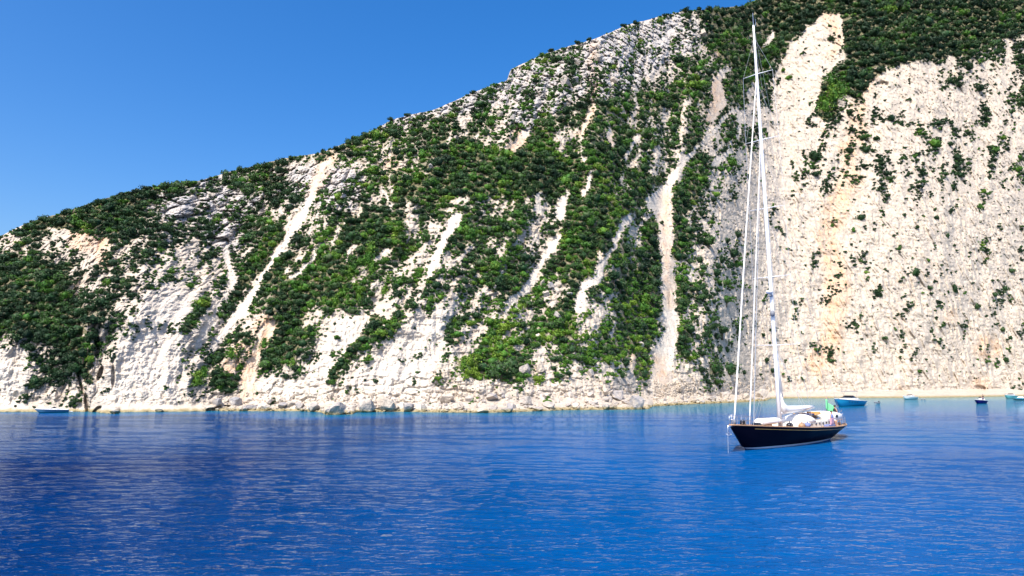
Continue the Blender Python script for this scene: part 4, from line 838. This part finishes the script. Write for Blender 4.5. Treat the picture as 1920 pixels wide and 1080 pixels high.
# cockpit, dodger and awning
rings = []
for x, w, zt in ((.4, 1.0, 1.9), (-.1, 1.25, 2.22), (-1.3, 1.35, 2.38), (-2.2, 1.3, 2.30), (-2.6, 1.2, 1.9)):
    rings.append([(x, w*math.cos(a_), 1.65+(zt-1.65)*math.sin(a_)) for a_ in np.linspace(0, math.pi, 9)])
MB().loft(rings).build('spray_hood', M_CLOTH, Y, True)
MB().box((-4.4, 0, 2.27), (2.3, 2.1, .10), taper=.95).box((-5.3, .3, 2.38), (.5, 1.1, .14)).build('rolled_awning', M_TAN, Y, bevel=.03)
MB().box((-3.1, .1, 2.27), (.7, 1.6, .16)).build('awning_bag', M_NAVYC, Y, bevel=.04)
rings = []
for x, w, zt in ((-6.2, 1.3, 2.22), (-7.2, 1.55, 2.38), (-9, 1.6, 2.42), (-11.0, 1.5, 2.36), (-12.0, 1.25, 2.26)):
    rings.append([(x, w*c_, zt-.22*abs(c_)**3+dz) for c_, dz in ((-1, -.75), (-1, 0), (-.6, .0), (0, .02), (.6, .0), (1, 0), (1, -.75), (.96, -.70), (0, -.06), (-.96, -.70))])
aw = MB().loft([[(a_, b_, max(c_, 1.55)) for a_, b_, c_ in r__] for r__ in rings]).build('cockpit_awning', M_CLOTH, Y, True)
MB().ball((-8.6, 1.6, 2.0), (.50, .05, .16), 12, 6).ball((-8.6, -1.6, 2.0), (.50, .05, .16), 12, 6).build('awning_window', M_DARK, aw, True)
pl = MB()
for x in (-6.3, -9, -11.8):
    for sgn in (1, -1): pl.tube([(x, sgn*1.4, 1.1), (x, sgn*1.4, 2.2)], .022, 5)
pl.build('awning_poles', M_STEEL, aw)
MB().box((-8.9, 0, 1.20), (5.2, 2.6, .28), taper=.97).build('cockpit_coaming', M_TEAK, Y, bevel=.03)
MB().box((-7.6, .95, 1.42), (2.2, .5, .16)).box((-7.6, -.95, 1.42), (2.2, .5, .16)).box((-5.0, 1.75, 1.25), (2.4, .45, .22)).build('cushions', M_BLUEC, Y, bevel=.04)
wh = MB()
for k_ in range(20):
    a0, a1 = 2*math.pi*k_/20, 2*math.pi*(k_+1)/20; wh.tube([(-10.6, .5*math.cos(a0), 1.75+.5*math.sin(a0)), (-10.6, .5*math.cos(a1), 1.75+.5*math.sin(a1))], .022, 5)
for k_ in range(3): wh.tube([(-10.6, -.5*math.cos(k_*math.pi/3), 1.75-.5*math.sin(k_*math.pi/3)), (-10.6, .5*math.cos(k_*math.pi/3), 1.75+.5*math.sin(k_*math.pi/3))], .012, 4)
wh.build('steering_wheel', M_STEEL, Y)
# stanchions, lifelines, pulpit, pushpit
st_ = MB(); xs2 = list(np.arange(-12.6, 11.3, 1.7))
for sgn in (1, -1):
    for x in xs2: st_.tube([(x, sgn*(beam(x)-.06), sheer(x)), (x, sgn*(beam(x)-.08), sheer(x)+.68)], .018, 5)
    for h_ in (.36, .67): st_.tube([(x, sgn*(beam(x)-.07), sheer(x)+h_) for x in xs2], .007, 4)
st_.build('lifelines', M_STEEL, Y)
pu = MB()
for h_ in (.40, .72): pu.tube([(10.9, beam(10.9)-.06, 1.85+h_), (11.9, .42, 1.92+h_), (12.75, .2, 1.98+h_), (12.75, -.2, 1.98+h_), (11.9, -.42, 1.92+h_), (10.9, -beam(10.9)+.06, 1.85+h_)], .02, 5)
for x, y in ((12.6, .16), (12.6, -.16), (11.7, .42), (11.7, -.42)): pu.tube([(x, y, 1.9), (x, y, 2.68)], .02, 5)
pu.build('pulpit', M_STEEL, Y, True)
pu = MB()
for h_ in (.36, .70): pu.tube([(-12, 1.5, 1.12+h_), (-13.3, 1.1, 1.14+h_), (-13.8, .4, 1.14+h_), (-13.8, -.4, 1.14+h_), (-13.3, -1.1, 1.14+h_), (-12, -1.5, 1.12+h_)], .02, 5)
for x, y in ((-13.3, 1.05), (-13.3, -1.05), (-13.8, .4), (-13.8, -.4)): pu.tube([(x, y, 1.1), (x, y, 1.84)], .02, 5)
for sgn in (1, -1): pu.tube([(-13.0, sgn*.8, 1.1), (-13.1, sgn*.8, 2.2), (-14.2, sgn*.8, 2.35)], .04, 6)
pu.build('stern_rail', M_STEEL, Y, True)
MB().tube([(-12.2, -.2, 1.1), (-12.6, -.2, 3.75)], .03, 5).build('flag_staff', M_TEAK, Y, True)
# ensign hanging in folds
V = []; Fc = []; n1, n2 = 10, 8
for i in range(n1):
    for j in range(n2):
        u, v = i/(n1-1), j/(n2-1); V.append((-12.2+.05*v-u*.75-.2*u*v, -.2+.30*math.sin(u*8+v*2)*u+.35*u, 3.5-1.0*v-u*u*.8))
for i in range(n1-1):
    for j in range(n2-1): Fc.append((i*n2+j, (i+1)*n2+j, (i+1)*n2+j+1, i*n2+j+1))
fl = MB().add(V, Fc).build('ensign', M_GREEN, Y, True); sd = fl.modifiers.new('thickness', 'SOLIDIFY'); sd.thickness = .02
# anchor roller at the bow
MB().box((12.95, 0, 1.9), (.7, .22, .12)).tube([(13.3, 0, 1.9), (13.15, 0, 1.35)], .04, 6).tube([(13.2, -.22, 1.35), (13.05, 0, 1.2), (13.2, .22, 1.35)], .05, 6).build('anchor_roller', M_STEEL, Y, True)
MB().tube([(13.3, 0, 1.7), (13.45, 0, -1.2)], .011, 5).build('anchor_chain', M_ROPE, Y)
# loose things on the yacht's deck
rings = []
for t, w, h_ in ((0, .06, .2), (.12, .45, .42), (.35, .5, .38), (.65, .52, .38), (.88, .46, .34), (1, .3, .2)):
    x = 8.1-4.9*t; rings.append([(x, w*math.cos(a_), 1.62+h_*(math.sin(a_)*.9 if math.sin(a_) > 0 else .5*math.sin(a_))+.28) for a_ in np.linspace(0, 2*math.pi, 13)[:-1]])
dg = MB().loft(rings).build('covered_dinghy', M_CLOTH, None, True); dg.matrix_world = Matrix.Translation(yo)@Matrix.Rotation(YR, 4, 'Z'); tag(dg, 'long white canvas-covered dinghy lying on the yacht foredeck before the mast', 'dinghy')
def ydeck(x, y, z):
    x = x if x > -2 else -2+(x+2)*.77
    return Matrix.Translation(yo)@Matrix.Rotation(YR, 4, 'Z')@Vector((x, y, z))
tw = MB().box((0, 0, 0), (.9, .08, .55)).box((0, .05, .02), (.7, .05, .4)).build('towel', M_PINK); tw.location = ydeck(-1.9, beam(-1.9)-.1, 1.75); tw.rotation_euler = (0, 0, YR); tag(tw, 'pink towel hung over the yacht lifeline beside the white spray hood', 'towel')
for i, (x, y, c_, l_) in enumerate(((5.2, 1.6, M_DARK, 'dark sail bag on the yacht side deck ahead of the mast'), (3.3, 1.9, M_TEAK, 'brown rope bag on the yacht side deck beside the mast'), (1.4, 1.7, M_BLUEC, 'blue kit bag on the yacht side deck behind the mast'))):
    b_ = MB().ball((0, 0, 0), (.5, .28, .22), 10, 7).tube([(-.3, 0, .18), (0, 0, .34), (.3, 0, .18)], .02, 5).build('kit_bag', c_, None, True); b_.location = ydeck(x, y, sheer(x)+.16); b_.rotation_euler = (0, 0, YR+.2); tag(b_, l_, 'bag')
person(ydeck(-12.9, .45, 1.12), YR+2.6, M_BLACK, M_WHITE, 'person in a black top standing at the stern rail behind the yacht flag')
person(ydeck(-6.9, 1.5, 1.16), YR+1.4, M_BLUEC, M_WHITE, 'person in a blue top sitting beside the yacht cockpit under the boom', sit=True)

for o in [o_ for c_ in Y.children for o_ in [c_]+list(c_.children)]:      # the counter is short: draw the after part in
    for v in o.data.vertices:
        if v.co.x < -2: v.co.x = -2+(v.co.x+2)*.77
# ---- motorboats
def motorboat(name, pa, pb, L, B, hb, hs, paint, label, cat='motorboat', cabin=True, cab=M_WHITE, glass=M_DARK, rail=True, bimini=None, ports=0, group=None):
    A_ = on_water(*pa); B_ = on_water(*pb); d = (A_-B_); d.normalize(); c = (A_+B_)/2; rz = math.atan2(d.y, d.x)
    r_ = empty(name, c, rz, label=label, cat=cat, group=group); h = L/2
    bm__ = interp([(-h, B*.40), (-h*.5, B*.5), (0, B*.5), (h*.45, B*.40), (h*.8, B*.19), (h*.97, B*.05), (h, .01)])
    sh_ = interp([(-h, hs), (0, hs+(hb-hs)*.35), (h, hb)]); ke_ = interp([(-h, -.3), (h*.35, -.35), (h*.72, -.05), (h, hb-.12)]); xs_ = list(np.linspace(-h, h, 22))
    make_hull(r_, xs_, bm__, sh_, ke_, paint, .38, M_WHITE)
    MB().tube([(x, bm__(x)+.01, sh_(x)) for x in xs_], .05, 5).tube([(x, -bm__(x)-.01, sh_(x)) for x in xs_], .05, 5).build('rub_rail', M_WHITE, r_, True)
    for k_ in range(ports):
        x = h*(.45-.17*k_); MB().ball((x, bm__(x)*.985, sh_(x)*.66), (.22, .05, .11), 10, 5).ball((x, -bm__(x)*.985, sh_(x)*.66), (.22, .05, .11), 10, 5).build('porthole', M_DARK, r_, True)
    if cabin:
        z0 = sh_(0)-.05; m = MB(); w = B*.38
        def sec(x, w_, z): return [(x, -w_, z0), (x, -w_*.92, z-.05), (x, -w_*.6, z), (x, w_*.6, z), (x, w_*.92, z-.05), (x, w_, z0)]
        m.loft([sec(h*.62, w*.35, z0+.08), sec(h*.3, w*.85, z0+B*.11), sec(h*.05, w, z0+B*.15), sec(-h*.35, w, z0+B*.15), sec(-h*.42, w, z0+.05)]).build('cabin', cab, r_, True)
        ws = MB(); z1 = z0+B*.13
        ws.loft([[(h*.12, -w*.8, z1), (h*.12, w*.8, z1), (h*.09, w*.8, z1), (h*.09, -w*.8, z1)], [(-h*.10, -w*.62, z1+B*.15), (-h*.10, w*.62, z1+B*.15), (-h*.13, w*.62, z1+B*.15), (-h*.13, -w*.62, z1+B*.15)]])
        for sgn in (1, -1): ws.add([(h*.1, sgn*w*.83, z1), (-h*.28, sgn*w*.86, z1), (-h*.12, sgn*w*.64, z1+B*.15)], [(0, 1, 2)])
        ws.build('windscreen', glass, r_)
    else:
        MB().box((-h*.05, 0, sh_(0)+.22), (.7, .6, .75), taper=.85).build('console', M_WHITE, r_, bevel=.05); MB().box((h*.02, 0, sh_(0)+.75), (.06, .6, .35), taper=.8).build('windscreen', glass, r_)
    if bimini:
        zb = sh_(0)+B*.52; MB().loft([[(h*.02, y, zb-.05-.2*(y/B)**2), (-h*.35, y, zb+.05-.2*(y/B)**2), (-h*.35, y, zb-.02-.2*(y/B)**2), (h*.02, y, zb-.12-.2*(y/B)**2)] for y in np.linspace(-B*.36, B*.36, 7)]).build('bimini', bimini, r_, True)
        pm = MB()
        for sgn in (1, -1): pm.tube([(-h*.5, sgn*B*.36, sh_(-h*.5)), (-h*.05, sgn*B*.35, zb-.1)], .02, 5).tube([(-h*.1, sgn*B*.38, sh_(0)), (-h*.3, sgn*B*.35, zb)], .02, 5)
        pm.build('bimini_frame', M_STEEL, r_)
    if rail:
        m = MB(); xr = list(np.linspace(h*.05, h*.93, 7))
        for sgn in (1, -1):
            m.tube([(x, sgn*max(bm__(x)-.08, .02), sh_(x)+.42) for x in xr], .018, 5)
            for x in xr: m.tube([(x, sgn*max(bm__(x)-.08, .02), sh_(x)), (x, sgn*max(bm__(x)-.08, .02), sh_(x)+.42)], .015, 4)
        m.build('bow_rail', M_STEEL, r_, True)
    MB().box((-h-.28, 0, .16), (.6, B*.7, .10)).build('swim_platform', M_WHITE, r_, bevel=.03)
    return r_, sh_, rz
motorboat('motor_cruiser', (1556, 763), (1622, 759.5), 14, 4.0, 1.75, 1.05, hull_paint('bright blue hull', (.02, .30, .52), (.02, .30, .52), (.01, .06, .2), .05, .2), 'bright blue motor cruiser with white cabin moored behind the yacht stern', 'motor cruiser', bimini=M_GREY, ports=4)
motorboat('speedboat', (1690, 749.5), (1720, 748.5), 9, 2.6, 1.15, .8, hull_paint('white hull over aqua', (.78, .82, .82), (.1, .45, .55), (.02, .16, .25), .1, .4), 'white speedboat with aqua bow close to the middle of the beach', 'speedboat', bimini=None)
nb, nsh, nrz = motorboat('open_motorboat', (1821, 758), (1855, 755.5), 6.8, 2.3, 1.05, .72, hull_paint('navy blue hull', (.012, .012, .13), (.012, .012, .13), (.02, .10, .16), .05, .1), 'open navy blue motorboat with white deck carrying two people', cabin=False)
MB().box((-3.6, 0, .55), (.35, .4, .7), taper=.8).box((-3.65, 0, 1.0), (.5, .42, .35), taper=.8).build('outboard_engine', M_WHITE, nb, bevel=.04)
def on_boat(b, x, y, z): return Matrix.Translation(b.location)@Matrix.Rotation(b.rotation_euler.z, 4, 'Z')@Vector((x, y, z))
person(on_boat(nb, -1.3, .35, .50), nrz+.5, M_BLACK, M_NAVYC, 'dark-clad person standing amidships in the navy motorboat', arm='up')
person(on_boat(nb, -2.75, -.1, .30), nrz-.3, M_NAVYC, M_BLACK, 'dark-clad person sitting by the engine of the navy motorboat', sit=True)
def rib(name, pa, pb, L, B, tube, label, cover=None):
    A_ = on_water(*pa); B_ = on_water(*pb); d = (A_-B_).normalized(); r_ = empty(name, (A_+B_)/2, math.atan2(d.y, d.x), label=label, cat='inflatable boat'); h = L/2
    path = [(-h, B*.42), (-h*.3, B*.44), (h*.4, B*.40), (h*.8, B*.2), (h, 0)]; pts_ = [(x, y, .38+.22*max(x/h, 0)**2) for x, y in path]+[(x, -y, .38+.22*max(x/h, 0)**2) for x, y in path[-2::-1]]
    MB().tube(pts_, B*.11, 8).build('inflatable_tube', tube, r_, True)
    MB().loft(hull_rings(list(np.linspace(-h*.95, h*.9, 10)), interp([(-h, B*.36), (h*.4, B*.34), (h*.9, .05)]), interp([(-h, .3), (h, .4)]), interp([(-h, -.2), (h*.5, -.2), (h, .3)]), .6), closed=False, cap=False).build('hull', M_WHITE, r_, True)
    MB().box((-h*.05, 0, .28), (L*.75, B*.6, .05)).build('floor', M_GREY, r_)
    if cover: MB().ball((-h*.1, 0, .62), (L*.20, B*.34, .55), 12, 8).box((h*.35, 0, .55), (L*.18, B*.5, .18), taper=.8).build('cover', cover, r_, True); MB().box((-h*.55, 0, .62), (.8, B*.5, .45), taper=.8).build('seat', M_NAVYC, r_, bevel=.05)
    else: MB().box((-h*.2, 0, .45), (.25, B*.7, .05)).build('seat', M_TEAK, r_)
    MB().box((-h-.1, 0, .5), (.25, .3, .6), taper=.8).build('outboard_engine', M_BLACK, r_, bevel=.04); return r_
rib('inflatable_tender', (1637, 758.6), (1652, 757.8), 2.4, .95, M_GREY, 'small dark inflatable tender floating beside the blue cruiser')
rib('covered_rib', (1891, 751.5), (1934, 749.5), 8.6, 2.8, M_TEAL, 'dark teal inflatable boat with white hump cover at the right edge', M_CLOTH)
motorboat('speedboat', (1876, 748.2), (1912, 746.5), 10, 2.7, 1.3, .9, hull_paint('pale aqua hull', (.16, .50, .52), (.16, .50, .52), (.02, .16, .2), .05, .1), 'pale aqua and white speedboat behind the covered inflatable by the beach', 'speedboat')
motorboat('motor_cruiser', (76, 774.2), (118, 773.4), 5.0, 1.8, .72, .5, hull_paint('blue grey hull', (.06, .16, .26), (.02, .12, .2), (.01, .03, .05), .08, .22), 'blue-grey motor cruiser moored under the white cliff at far left', 'motor cruiser', rail=True)
for x, y, l_ in ((1728.5, 749.2, 'small dark mooring buoy just behind the white speedboat'), (1734, 749.6, 'small dark mooring buoy farther from the white speedboat')):
    b_ = MB().ball((0, 0, .12), (.28, .28, .26)).tube([(0, 0, .3), (0, 0, .5)], .04, 5).build('mooring_buoy', M_GREY, None, True); b_.location = on_water(x, y); tag(b_, l_, 'buoy', 'mooring buoys by the beach')

finish_labels()
